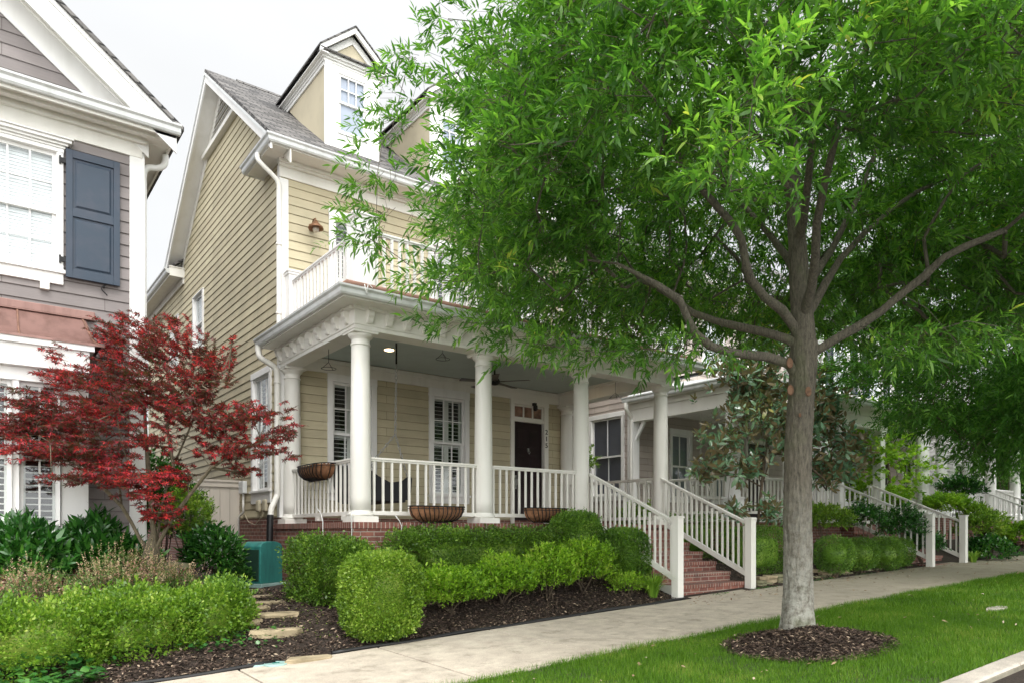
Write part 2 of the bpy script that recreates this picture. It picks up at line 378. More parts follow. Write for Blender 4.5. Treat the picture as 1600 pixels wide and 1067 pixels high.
# ------------------------------------------------------------------ foliage meshes
def nrm(a): return a/np.maximum(1e-9, np.linalg.norm(a, axis=1, keepdims=True))
LANCE = (np.array([(0,0,0),(.32,.5,.035),(.32,-.5,.035),(.70,.36,-.01),(.70,-.36,-.01),(1,0,-.11)]), [(0,2,1),(1,2,4,3),(3,4,5)])
OVAL = (np.array([(0,0,0),(.25,.42,.05),(.25,-.42,.05),(.65,.45,.03),(.65,-.45,.03),(1,0,-.05)]), [(0,2,1),(1,2,4,3),(3,4,5)])
DIAM = (np.array([(0,0,0),(.5,.5,.04),(1,0,-.04),(.5,-.5,.04)]), [(0,3,2,1)])
def _palm():
    v = []; f = []
    for k, (a, l) in enumerate(((-105,.55),(-52,.85),(0,1),(52,.85),(105,.55))):
        q = math.radians(a); d = (math.cos(q), math.sin(q)); n = (-d[1], d[0]); b = len(v)
        v += [(0,0,0),(d[0]*l*.45+n[0]*.13, d[1]*l*.45+n[1]*.13,.02),(d[0]*l, d[1]*l,-.14),(d[0]*l*.45-n[0]*.13, d[1]*l*.45-n[1]*.13,.02)]
        f.append((b,b+3,b+2,b+1))
    return (np.array(v), f)
PALM = _palm()
def leaves_arrays(P, D, N, L, W, tpl):
    tv, tf = tpl; n = len(P); k = len(tv)
    D = nrm(D); N = nrm(N - D*(N*D).sum(1, keepdims=True)); Sd = np.cross(N, D)
    L = np.broadcast_to(L, n)[:, None, None]; W = np.broadcast_to(W, n)[:, None, None]
    V = P[:, None, :] + D[:, None, :]*L*tv[None, :, 0:1] + Sd[:, None, :]*W*tv[None, :, 1:2] + N[:, None, :]*L*tv[None, :, 2:3]
    base = (np.arange(n)*k)
    faces = [(base[:, None] + np.array(f)[None, :]) for f in tf]
    return V.reshape(-1, 3), faces
def np_mesh(name, V, facelists, mt, parent=None, org=None, smooth=False):
    """facelists: list of int arrays (m, k)"""
    if org is None: org = np.array([(V[:,0].min()+V[:,0].max())/2, (V[:,1].min()+V[:,1].max())/2, V[:,2].min()])
    me = bpy.data.meshes.new(name)
    li = np.concatenate([f.reshape(-1) for f in facelists]).astype(np.int32)
    lt = np.concatenate([np.full(len(f), f.shape[1]) for f in facelists]).astype(np.int32)
    ls = np.concatenate([[0], np.cumsum(lt)[:-1]]).astype(np.int32)
    me.vertices.add(len(V)); me.vertices.foreach_set('co', (V-org).astype(np.float32).reshape(-1))
    me.loops.add(len(li)); me.loops.foreach_set('vertex_index', li)
    me.polygons.add(len(lt)); me.polygons.foreach_set('loop_start', ls); me.polygons.foreach_set('loop_total', lt)
    if smooth: me.polygons.foreach_set('use_smooth', np.ones(len(lt), bool))
    me.update(calc_edges=True); me.materials.append(mt)
    o = bpy.data.objects.new(name, me); COL.objects.link(o)
    ow = Vector(org)
    if parent is not None: o.parent = parent; o.location = ow - WL[parent]
    else: o.location = ow
    WL[o] = ow; return o
def merge(parts):
    Vs = []; Fs = []; b = 0
    for V, F in parts:
        Vs.append(V); Fs += [f+b for f in F]; b += len(V)
    return np.concatenate(Vs), Fs
def twig_leaves(B, Dv, tl, nl, L, W, tpl=LANCE, spread=.9, droop=.25, s0=.15, upn=.8, jl=.3):
    """leaves set spirally along twigs. B (n,3) bases, Dv (n,3) directions"""
    n = len(B); Dv = nrm(Dv); tl = np.broadcast_to(tl, n)
    s_ = np.linspace(s0, 1, nl)[None, :] + RNG.normal(0, .03, (n, nl))
    ref = np.where(np.abs(Dv[:, 2:3]) < .9, np.array([[0,0,1.]]), np.array([[1.,0,0]]))
    A = nrm(np.cross(Dv, ref)); Bb = np.cross(Dv, A)
    ph = np.arange(nl)[None, :]*2.4 + RNG.uniform(0, 6.28, (n, 1)) + RNG.normal(0, .4, (n, nl))
    sp = spread*(1.15-.55*s_) + RNG.normal(0, .15, (n, nl))
    pos = B[:, None, :] + Dv[:, None, :]*(s_*tl[:, None])[..., None]
    pos[..., 2] -= droop*(s_**2)*tl[:, None]
    ld = Dv[:, None, :]*np.cos(sp)[..., None] + (A[:, None, :]*np.cos(ph)[..., None] + Bb[:, None, :]*np.sin(ph)[..., None])*np.sin(sp)[..., None]
    ld[..., 2] -= droop*.9*s_
    N = RNG.normal(0, .45, (n, nl, 3)); N[..., 2] += upn
    m = n*nl; LL = L*(1+RNG.normal(0, jl, m)).clip(.4, 1.7)
    return leaves_arrays(pos.reshape(m, 3), ld.reshape(m, 3), N.reshape(m, 3), LL, LL*(W/L), tpl)
def twig_sticks(B, Dv, tl, r=.003, droop=.25):
    n = len(B); Dv = nrm(Dv); tl = np.broadcast_to(tl, n)[:, None]
    ref = np.where(np.abs(Dv[:, 2:3]) < .9, np.array([[0,0,1.]]), np.array([[1.,0,0]]))
    A = nrm(np.cross(Dv, ref))*r; C2 = np.cross(Dv, A)
    E_ = B + Dv*tl; E_[:, 2] -= droop*tl[:, 0]
    V = np.stack([B+A, B-A*.5+C2*.87, B-A*.5-C2*.87, E_], 1).reshape(-1, 3); b = np.arange(n)*4
    return V, [np.stack([b, b+1, b+3], 1), np.stack([b+1, b+2, b+3], 1), np.stack([b+2, b, b+3], 1)]
def rand_dirs(n):
    return nrm(RNG.normal(0, 1, (n, 3)))
def surf_points(c, r, n, p=2.5, zcut=None):
    """uniform-ish points on a rounded box / ellipsoid, with outward normals"""
    r = np.array(r, float); ar = np.array([r[1]*r[2], r[0]*r[2], r[0]*r[1]]); pr = ar/ar.sum()
    ax = RNG.choice(3, n, p=pr); q = RNG.uniform(-1, 1, (n, 3)); q[np.arange(n), ax] = np.sign(RNG.uniform(-1, 1, n))
    k = (np.abs(q)**p).sum(1, keepdims=True)**(1/p); q = q/k
    N = nrm(np.sign(q)*np.abs(q)**(p-1)/r)
    return np.array(c) + q*r, N, q
def lump(P, amp, sc, seed=0.):
    """cheap smooth 3-D noise"""
    x, y, z = (P*sc).T
    return amp*(np.sin(x*1.7+seed+1.3*np.sin(y*1.1+seed))+np.sin(y*2.1+1.1*np.sin(z*1.9+seed)+seed*2)+np.sin(z*1.5+1.7*np.sin(x*1.3)+seed*3))/3
def core_arrays(c, r, p, k=.9, seed=0., amp=.05, nu=28, nv=16):
    V = []
    for i in range(nv+1):
        th = PI*i/nv
        for j in range(nu):
            ph = 2*PI*j/nu
            d = np.array([math.sin(th)*math.cos(ph), math.sin(th)*math.sin(ph), math.cos(th)])
            V.append(d/((np.abs(d)**p).sum()**(1/p)))
    V = np.array(V)*np.array(r)*k + np.array(c); V += nrm(V-np.array(c))*lump(V, amp, 3., seed)[:, None]
    f = [(i*nu+j, (i+1)*nu+j, (i+1)*nu+(j+1) % nu, i*nu+(j+1) % nu) for i in range(nv) for j in range(nu)]
    return V, [np.array(f)]
def clipped(name, c, r, p, n, L, W, mt, label, cat='shrub', group=None, amp=.03, depth=.05, seed=0., parent_stem=True, tpl=DIAM):
    """a clipped evergreen: thousands of small leaves round a shell, thin inside, a short stem"""
    c = np.array(c, float); r = np.array(r, float)
    base = (c[0], c[1], gz(c[0], c[1])-.03)
    th = empty(name, base, label, cat, group)
    P, N, q = surf_points(c, r, n, p)
    ins = (RNG.exponential(depth, n)*np.where(RNG.uniform(0, 1, n) < .25, 2.5, 1)).clip(0, .22)[:, None]; out = np.abs(RNG.normal(0, .010, n))[:, None]
    h = lump(P, .5, 17., seed+5)+lump(P, .5, 31., seed+7)      # small tufts with shadowed gaps between them
    keep = h > -.42+.25*RNG.normal(0, 1, n)*.5; P, N, ins, out, h = P[keep], N[keep], ins[keep], out[keep], h[keep]; n = len(P)
    P = P - N*ins + N*out + N*(h*.028)[:, None] + N*lump(P, amp, 3.2, seed)[:, None] + N*lump(P, amp*.5, 9., seed+2)[:, None]
    D = nrm(N*.9 + RNG.normal(0, .55, (n, 3)) + np.array([0,0,.35])); NN = N*.35 + RNG.normal(0, .8, (n, 3)) + np.array([0,0,.5])
    LL = L*RNG.uniform(.7, 1.25, n)
    a = leaves_arrays(P, D, NN, LL, LL*(W/L), tpl)
    # sprigs that break the outline
    k = max(60, n//(160 if amp < .04 else 45)); P2, N2, _ = surf_points(c, r, k, p)
    P2 = P2 + N2*lump(P2, amp, 3.2, seed)[:, None]
    D2 = nrm(N2 + RNG.normal(0, .35, (k, 3)) + np.array([0,0,.5]))
    b = twig_leaves(P2, D2, RNG.uniform(.03, .07, k)*(1+amp*8), 7, L, W, tpl, .8, 0)
    V, F = merge([core_arrays(c, r, p, .62, seed, amp), a, b])
    keep = None
    o = np_mesh('foliage', V, F, mt, th)
    mb = MB(); z0 = base[2]; 
    for j in range(3):
        ox, oy = random.uniform(-.1, .1), random.uniform(-.1, .1)
        mb.tube([(c[0]+ox*.4, c[1]+oy*.4, z0), (c[0]+ox, c[1]+oy, (z0+c[2])/2), (c[0]+ox*2, c[1]+oy*2, c[2])], [.022, .016, .010], 6)
    mb.build('stem', M['barkd'], th)
    return th
def shrub(name, c, r, ntw, tl, nl, L, W, mt, label, cat='shrub', group=None, up=.5, droop=.2, spread=.9, tpl=LANCE, fill=.55, parts=True, stems=7, seed=0., tipmat=None, upn=.8):
    """a loose shrub: leafy twigs rising from the inside of a dome"""
    c = np.array(c, float); r = np.array(r, float); z0 = gz(c[0], c[1])-.03
    th = empty(name, (c[0], c[1], z0), label, cat, group)
    d = rand_dirs(ntw); d[:, 2] = np.where(d[:, 2] < -.25, -d[:, 2], d[:, 2])
    rad = RNG.uniform(fill, 1, ntw)[:, None]**.7
    T = c + d*r*rad*(1+lump(d, .22, 2.4, seed)[:, None])
    Dv = nrm(d + np.array([0,0,up]) + RNG.normal(0, .3, (ntw, 3)))
    B = T - Dv*tl*.7
    B[:, 2] = np.maximum(B[:, 2], z0+.03)
    a = twig_leaves(B, Dv, tl*RNG.uniform(.7, 1.2, ntw), nl, L, W, tpl, spread, droop, upn=upn)
    V, F = merge([a])
    np_mesh('foliage', V, F, mt, th)
    mb = MB()
    for j in range(stems):
        i = random.randrange(ntw); t = B[i]
        mb.tube([(c[0]+random.uniform(-.06,.06), c[1]+random.uniform(-.06,.06), z0), ((c[0]+t[0])/2+random.uniform(-.05,.05), (c[1]+t[1])/2, z0+(t[2]-z0)*.55), tuple(t)], [.012, .008, .004], 5)
    s_ = twig_sticks(B, Dv, tl*.9, .0022, droop)
    mb.build('stem', M['barkd'], th)
    if ntw > 100: np_mesh('twigs', s_[0], s_[1], M['barkd'], th)
    if tipmat is not None:
        k = ntw//3; idx = RNG.choice(ntw, k)
        top = idx[d[idx, 2] > .1]
        P0 = B[top] + Dv[top]*tl*.8
        b = twig_leaves(P0, nrm(Dv[top]+np.array([0,0,.6])), .14, 12, L*.55, W*.7, DIAM, 1., 0)
        np_mesh('flowers', b[0], b[1], tipmat, th)
    return th
def skeleton(nodes0, targets, root):
    """nodes0: list of (pos, parent index); hang every target on the nearest skeleton node; returns pos, parent"""
    pos = [np.array(p, float) for p, _ in nodes0]; par = [q for _, q in nodes0]
    tg = sorted(targets, key=lambda t: np.linalg.norm(t-root))
    dist0 = [np.linalg.norm(p-root) for p in pos]; tips = []
    for t in tg:
        A = np.array(pos); dd = np.linalg.norm(A-t, axis=1); dr = np.array(dist0)
        cost = dd + .35*np.maximum(0, dr - np.linalg.norm(t-root)) ; i = int(cost.argmin())
        p = pos[i]; L = np.linalg.norm(t-p); k = max(1, int(L/.28)); last = i
        for j in range(1, k+1):
            f = j/k; q = p + (t-p)*f + np.array([0,0,.10*L*math.sin(PI*f)]) + (RNG.normal(0, .025, 3) if j < k else 0)
            pos.append(q); par.append(last); dist0.append(np.linalg.norm(q-root)); last = len(pos)-1
        tips.append(last)
    return np.array(pos), par, tips
def limb_mesh(mb, pos, par, rmin, expo=2.2, rfix=None, n0=9):
    n = len(pos); ch = [[] for _ in range(n)]
    for i, p in enumerate(par):
        if p >= 0: ch[p].append(i)
    r = np.zeros(n)
    for i in range(n-1, -1, -1):
        r[i] = rmin if not ch[i] else (sum(r[j]**expo for j in ch[i]))**(1/expo)
    if rfix: r = rfix(r, pos)
    used = [False]*n
    starts = [i for i in range(n) if par[i] < 0]
    stack = starts[:]
    while stack:
        i = stack.pop(); path = [i]; rr = [r[i]]
        if par[i] >= 0: path = [par[i], i]; rr = [min(r[par[i]], r[i]*1.15), r[i]]
        cur = i
        while ch[cur]:
            m = max(ch[cur], key=lambda j: r[j])
            for j in ch[cur]:
                if j != m: stack.append(j)
            cur = m; path.append(cur); rr.append(r[cur])
        if len(path) > 1:
            rr = [v*random.uniform(.93, 1.08) for v in rr]
            mb.tube([pos[j] for j in path], rr, n0 if max(rr) > .03 else (6 if max(rr) > .012 else 4), cap=False)
    return r
# ================================================================== SETTING
def strips(ys, xs, zf, name, mt, kind='structure', dz=0, parent=None):
    vs = [(x, y, zf(x, y)+dz) for y in ys for x in xs]; nx = len(xs)
    fs = [(j*nx+i, j*nx+i+1, (j+1)*nx+i+1, (j+1)*nx+i) for j in range(len(ys)-1) for i in range(nx-1)]
    mb = MB(); mb.add(vs, fs, True); o = mb.build(name, mt, parent); return tag(o, kind=kind)
def rng(a, b, st):
    n = max(1, int(round((b-a)/st))); return [a+(b-a)*i/n for i in range(n+1)]
def gz_base(x, y):
    if y < -7.2: return S(x) - .25
    if y < -2.2: return S(x) - .02*(-2.2-y)*.6 - .05
    return gz(x, y)
XS = rng(-60, -8, 4)[:-1] + rng(-8, 26, .5)[:-1] + rng(26, 160, 6)
strips(rng(-90, -12, 6)[:-1] + rng(-12, -7.4, .6)[:-1] + [-7.2] + rng(-7.1, -2.3, .4) + rng(-2.2, 3, .13)[:-1] + rng(3, 12, .8)[:-1] + rng(12, 160, 8), XS, gz_base, 'ground', M['soil'])
strips([-16.5, -12, -9.5, -8, -7.48, -7.24], XS, lambda x, y: S(x)-.06-.14-.012*(abs(y+7.2)), 'road', M['road'])
def gl(x, y): return S(x) - .02*(-2.2-y)*.6
strips([-7.00] + rng(-6.9, -4.30, .2), XS, lambda x, y: gl(x, y)-.012, 'lawn', M['lawnsoil'])
# sidewalk: 1.5 m slabs with tooled joints
mb = MB(); x = -.85-1.52*8
while x < 60:
    a, b = x+.012, x+1.52-.012
    for (y0, y1) in ((-4.28, -2.26),):
        zz = lambda X, Y: gl(X, Y)+.006
        mb.hexa([(a,y0,zz(a,y0)-.1),(b,y0,zz(b,y0)-.1),(b,y1,zz(b,y1)-.1),(a,y1,zz(a,y1)-.1)], [(a,y0,zz(a,y0)),(b,y0,zz(b,y0)),(b,y1,zz(b,y1)),(a,y1,zz(a,y1))])
    x += 1.52
for (a, b) in ((4.62, 6.05), (12.7, 14.3)):
    y0, y1 = -2.25, -2.02
    mb.hexa([(a,y0,gl(a,y0)-.1),(b,y0,gl(b,y0)-.1),(b,y1,gl(b,y0)-.1),(a,y1,gl(a,y0)-.1)], [(a,y0,gl(a,y0)+.005),(b,y0,gl(b,y0)+.005),(b,y1,gl(b,y0)+.02),(a,y1,gl(a,y0)+.02)])
tag(mb.build('sidewalk', M['walk'], bevel=.006), kind='structure')
# kerb
mb = MB(); mf = MB(); x = -12.0
while x < 60:
    a, b = x+.004, x+3.0-.004
    zt = lambda X: gl(X, -7.1)+.004
    pr = [(-7.01,-.2),(-7.01,0),(-7.17,-.002),(-7.205,-.012),(-7.225,-.04)]
    mb.hexa([(a,-7.2,zt(a)-.3),(b,-7.2,zt(b)-.3),(b,-7.005,zt(b)-.3),(a,-7.005,zt(a)-.3)], [(a,-7.2,zt(a)),(b,-7.2,zt(b)),(b,-7.005,zt(b)),(a,-7.005,zt(a))])
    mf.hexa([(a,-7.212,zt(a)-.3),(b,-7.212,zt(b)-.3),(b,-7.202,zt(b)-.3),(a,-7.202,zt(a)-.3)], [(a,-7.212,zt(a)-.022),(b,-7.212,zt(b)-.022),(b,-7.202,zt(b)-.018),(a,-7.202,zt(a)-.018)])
    x += 3
tag(mb.build('kerb', M['curb'], bevel=.018), kind='structure')
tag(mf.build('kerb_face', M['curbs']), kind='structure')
# turf blades
def turf():
    def samp(n, x0, x1, y0, y1): return RNG.uniform(x0, x1, n), RNG.uniform(y0, y1, n)
    sets = [(170000, -3.4, 5.6, -7.02, -4.30, .045, .0055), (60000, 5.6, 13, -7.02, -4.30, .05, .010), (16000, 13, 30, -7.02, -4.3, .06, .02), (9000, -3.0, 12.0, -4.36, -4.24, .065, .006)]
    Vs = []
    for n, x0, x1, y0, y1, h, w in sets:
        x, y = samp(n, x0, x1, y0, y1)
        x = x.copy(); k = ((x-2.55)/1.0)**2 + ((y+5.40)/.68)**2 + RNG.normal(0, .12, n) > 1
        pt = lump(np.stack([x, y, 0*x], 1), 1., 2.1, 3.) + lump(np.stack([x, y, 0*x], 1), .6, 7., 1.)
        k &= ~((pt > .75) & (RNG.uniform(0, 1, n) < .55)); x = x[k]; y = y[k]; n2 = len(x)
        z = np.array([gl(a, b) for a, b in zip(x, y)])-.012
        P = np.stack([x, y, z], 1); hh = h*RNG.uniform(.5, 1.35, n2)*(1+lump(P, .35, 1.7))
        q = RNG.uniform(0, 6.28, n2); ww = w*RNG.uniform(.6, 1.2, n2)
        sd = np.stack([np.cos(q), np.sin(q), 0*q], 1)*ww[:, None]
        ln = np.stack([np.cos(q+1.4), np.sin(q+1.4), 0*q], 1)*(hh*RNG.uniform(.1, .9, n2))[:, None]; ln[:, 2] = hh
        Vs.append(np.stack([P-sd*.5, P+sd*.5, P+ln], 1).reshape(-1, 3))
    V = np.concatenate(Vs); b = np.arange(len(V)//3)*3
    o = np_mesh('grass', V, [np.stack([b, b+1, b+2], 1)], M['grassb']); tag(o, 'short green turf between the sidewalk and the kerb', 'grass', kind='stuff')
turf()
def chips(name, x, y, zf, mt, size, label, cat, aspect=.3, lift=.006):
    n = len(x); z = np.array([zf(a, b) for a, b in zip(x, y)])+RNG.uniform(0, lift, n)
    P = np.stack([x, y, z], 1); q = RNG.uniform(0, 6.28, n); D = np.stack([np.cos(q), np.sin(q), RNG.normal(0, .35, n)], 1)
    N = RNG.normal(0, .4, (n, 3)); N[:, 2] = 1; L = size*RNG.uniform(.4, 1.6, n)
    V, F = leaves_arrays(P, D, N, L, L*aspect, DIAM); o = np_mesh(name, V, F, mt); return tag(o, label, cat, kind='stuff')
# bark mulch in the front beds
xa, ya = RNG.uniform(-4.2, 4.4, 60000), -2.2 + RNG.beta(1, 1.6, 60000)*3.6
k = ~((xa > -1.75+.12*ya) & (xa < -1.05) & (ya > -2.2) & (ya < 2) & (RNG.uniform(0, 1, len(xa)) < .35)); 
chips('bark_mulch', xa[k], ya[k], lambda a, b: gz(a, b)+.004, M['chips'], .045, 'dark shredded bark mulch over the beds in front of the houses', 'mulch', .35, .02)
xa, ya = RNG.uniform(6.3, 12.4, 9000), RNG.uniform(-2.2, -.6, 9000)
chips('bark_mulch', xa, ya, lambda a, b: gz(a, b)+.004, M['chips'], .05, 'bark mulch and litter under the shrubs of the next house', 'mulch', .35, .02)
# mulch mound round the street tree
TB = (2.62, -5.22)
def mound(x, y):
    d = math.hypot((x-2.58)/1.06, (y+5.42)/.76)
    return gl(x, y) + .15*(1-sst(0, 1.0, d)) - .008 + .012*math.sin(x*9)*math.cos(y*11)*(1 if d < 1 else 0)
vs = []; fs = []; nr, na = 14, 48
for i in range(nr+1):
    for j in range(na):
        r = i/nr*(1+.05*math.sin(j*1.3)+.04*math.sin(j*2.9)); q = 2*PI*j/na; x = 2.58+1.04*r*math.cos(q); y = -5.42+.75*r*math.sin(q); vs.append((x, y, mound(x, y)))
for i in range(nr):
    for j in range(na): fs.append((i*na+j, (i+1)*na+j, (i+1)*na+(j+1) % na, i*na+(j+1) % na))
mb = MB(); mb.add(vs, fs, True); o = mb.build('mulch_mound', M['soil']); tag(o, 'low oval mound of bark mulch around the foot of the street tree', 'mulch', kind='stuff')
q = RNG.uniform(0, 6.28, 16000); r = np.sqrt(RNG.uniform(0, 1, 16000))*1.05
chips('bark_shreds', 2.58+1.02*r*np.cos(q), -5.42+.74*r*np.sin(q), mound, M['chips'], .045, 'loose shreds of bark lying on the mound under the street tree', 'mulch', .3, .02)
# litter
n = 150; xa = np.concatenate([RNG.uniform(-1, 13, n), RNG.uniform(4, 16, 3*n)]); ya = np.concatenate([RNG.uniform(-6.9, -4.3, n), -2.3-RNG.exponential(.45, 3*n).clip(0, 1.9)])
chips('fallen_leaves', xa, ya, lambda a, b: gl(a, b)+(.03 if b < -4.3 else .008), M['litter'], .05, 'brown and cream fallen leaves and petals scattered on lawn and sidewalk', 'leaf litter', .4, .012)
# black edging strip, two runs
def edge(x0, x1, lab):
    pts = [(x, -2.24+.015*math.sin(x*3.1), gz(x, -2.24)+.018+.006*math.sin(x*5)) for x in rng(x0, x1, .15)]
    mb = MB(); mb.tube(pts, .022, 8); mb.tube([(p[0], p[1]+.012, p[2]-.03) for p in pts], .014, 6); tag(mb.build('garden_edging', M['black']), lab, 'garden edging', 'black edging strips beside the sidewalk')
edge(-1.38, 4.42, 'long black plastic edging between the mulch bed and the sidewalk')
edge(-6.5, -2.0, 'black edging in front of the bright hedge at lower left')
# two round valve lids
for (px, py, r_, lab) in ((431, 1038, .115, 'pale green round utility lid with a slot, nearer the stone path edge'), (402, 1043, .10, 'pale green utility lid half under the soil, left of its twin')):
    p = at(px, py, 7.35); z = gl(p[0], -2.3)+.012
    th = empty('valve_lid', (p[0], p[1], z), lab, 'utility lid', 'utility lids by the path')
    mb = MB(); mb.lathe(p[0], p[1], [(r_, z-.03), (r_, z+.006), (r_*.94, z+.012), (r_*.9, z+.008)], 28); mb.build('lid', M['cap'], th)
    mb = MB(); mb.box(p[0]-.035, p[0]+.035, p[1]-.008, p[1]+.008, z+.009, z+.016); mb.build('handle', M['teal'], th)
# flagstone in the lawn
def slab(name, cx, cy, w, d, h, z, rot, mt, label, cat='flagstone', group=None, seed=1, nside=9):
    rr = random.Random(seed); pts = []
    for j in range(nside):
        q = 2*PI*j/nside + rr.uniform(-.15, .15); k = 1/((abs(math.cos(q))**4+abs(math.sin(q))**4)**.25)*rr.uniform(.86, 1.05)
        x = math.cos(q)*w*k; y = math.sin(q)*d*k; pts.append((cx+x*math.cos(rot)-y*math.sin(rot), cy+x*math.sin(rot)+y*math.cos(rot)))
    vs = []; n = len(pts)
    for (f, zz) in ((.94, z-h), (1.0, z-h*.5), (.985, z-h*.12), (.95, z)):
        vs += [(cx+(x-cx)*f+rr.uniform(-.006, .006), cy+(y-cy)*f+rr.uniform(-.006, .006), zz+rr.uniform(-.006, .006)) for x, y in pts]
    fs = [tuple(range(n))[::-1], tuple(range(3*n, 4*n))]
    for L in range(3): fs += [(L*n+i, L*n+(i+1) % n, (L+1)*n+(i+1) % n, (L+1)*n+i) for i in range(n)]
    mb = MB(); mb.add(vs, fs); o = mb.build(name, mt); return tag(o, label, cat, group)
p = at(1557, 954, 9.6); slab('flagstone', p[0], p[1], .30, .08, .05, gl(p[0], p[1])+.022, 0, M['curb'], 'pale flat stone flush in the grass near the right edge', seed=5)
# stepping-stone path between the houses
SP = [(572,1009,.33,.10,.05,'flush beige stone at the foot of the path beside the black edging'),
      (430,988,.31,.11,.09,'thick long sandstone step, the lowest raised one of the path'),
      (394,970,.13,.09,.06,'small square sandstone left above the lowest step'),
      (433,957,.26,.12,.05,'flat sandstone with mossy front edge, third up the path'),
      (398,948,.17,.12,.04,'thin sandstone slab left of the mossy one'),
      (415,940,.24,.09,.04,'broad thin flagstone with a crack, middle of the path'),
      (408,930,.18,.08,.04,'small flagstone just below the green cabinet'),
      (390,921,.22,.10,.04,'uppermost flagstone of the path beside the ground cover')]
SP[0] = (484,1028,.26,.10,.05,'flush beige stone at the foot of the path beside the black edging')
for i, (px, py, w, d, h, lab) in enumerate(SP):
    # walk the ray onto the ground
    best = None
    for k in range(600, 1500, 4):
        q = at(px, py, k/100)
        if q[2] < gz(q[0], q[1])+.03: best = q; break
    slab('stepping_stone', best[0], best[1], w, d, h, gz(best[0], best[1])+.035+(.03 if i == 1 else 0), random.uniform(-.15, .15), M['stone'], lab, 'stepping stone', 'sandstone steps of the side path', seed=20+i)
    print('stone', i, best)
# ================================================================== HOUSE HELPERS
def Tfront(Y): return lambda x, y, z: (x, Y+y, z)
def Tleft(X): return lambda x, y, z: (X+y, -x, z)      # local x = -Y, outward -y -> -X
def Tright(X): return lambda x, y, z: (X-y, x, z)
def siding(T, lo, hi, z0, z1, holes, exp_=.157, th=.014, x0f=None, x1f=None):
    """clapboards between x = lo..hi (or functions of z), rows from z0 to z1, with openings (xa,xb,za,zb)"""
    mb = MB(T); L0 = x0f or (lambda z: lo); L1 = x1f or (lambda z: hi)
    z = z0
    while z < z1-1e-4:
        zb_ = math.floor(z/exp_+1e-4)*exp_; zt = min(zb_+exp_, z1); cuts = sorted({z, zt} | {h[2] for h in holes if z < h[2] < zt} | {h[3] for h in holes if z < h[3] < zt})
        for a, b in zip(cuts[:-1], cuts[1:]):
            ya = -.004 - th*(1-(a-zb_)/exp_); yb = -.004 - th*(1-(b-zb_)/exp_)
            segs = [(L0(a), L1(a), L0(b), L1(b))]
            for h in holes:
                if h[2] <= a+1e-5 and h[3] >= b-1e-5:
                    ns = []
                    for s_ in segs:
                        if h[0] > min(s_[0], s_[2]): ns.append((s_[0], min(h[0], s_[1]), s_[2], min(h[0], s_[3])))
                        if h[1] < max(s_[1], s_[3]): ns.append((max(h[1], s_[0]), s_[1], max(h[1], s_[2]), s_[3]))
                    segs = ns
            for (xa, xb, xc, xd) in segs:
                if xb-xa < .004 and xd-xc < .004: continue
                mb.add([(xa,ya,a),(xb,ya,a),(xd,yb,b),(xc,yb,b)], [(0,1,2,3)])
                if abs(a-z) < 1e-5: mb.add([(xa,.002,a),(xb,.002,a),(xb,ya,a),(xa,ya,a)], [(0,1,2,3)])
        z = zt
    return mb
def sash(mb, x0, x1, z0, z1, cols, rows, y, fw=.045, mw=.022, th=.035):
    mb.box(x0, x1, y, y+th, z0, z0+fw); mb.box(x0, x1, y, y+th, z1-fw, z1)
    mb.box(x0, x0+fw, y, y+th, z0+fw, z1-fw); mb.box(x1-fw, x1, y, y+th, z0+fw, z1-fw)
    iw = (x1-x0-2*fw); ih = z1-z0-2*fw
    for i in range(1, cols): xx = x0+fw+iw*i/cols; mb.box(xx-mw/2, xx+mw/2, y+.006, y+th-.006, z0+fw, z1-fw)
    for j in range(1, rows):
        zz = z0+fw+ih*j/rows
        for i in range(cols):
            a = x0+fw+iw*i/cols+(mw/2 if i else 0); b = x0+fw+iw*(i+1)/cols-(mw/2 if i < cols-1 else 0)
            mb.box(a, b, y+.008, y+th-.008, zz-mw/2, zz+mw/2)
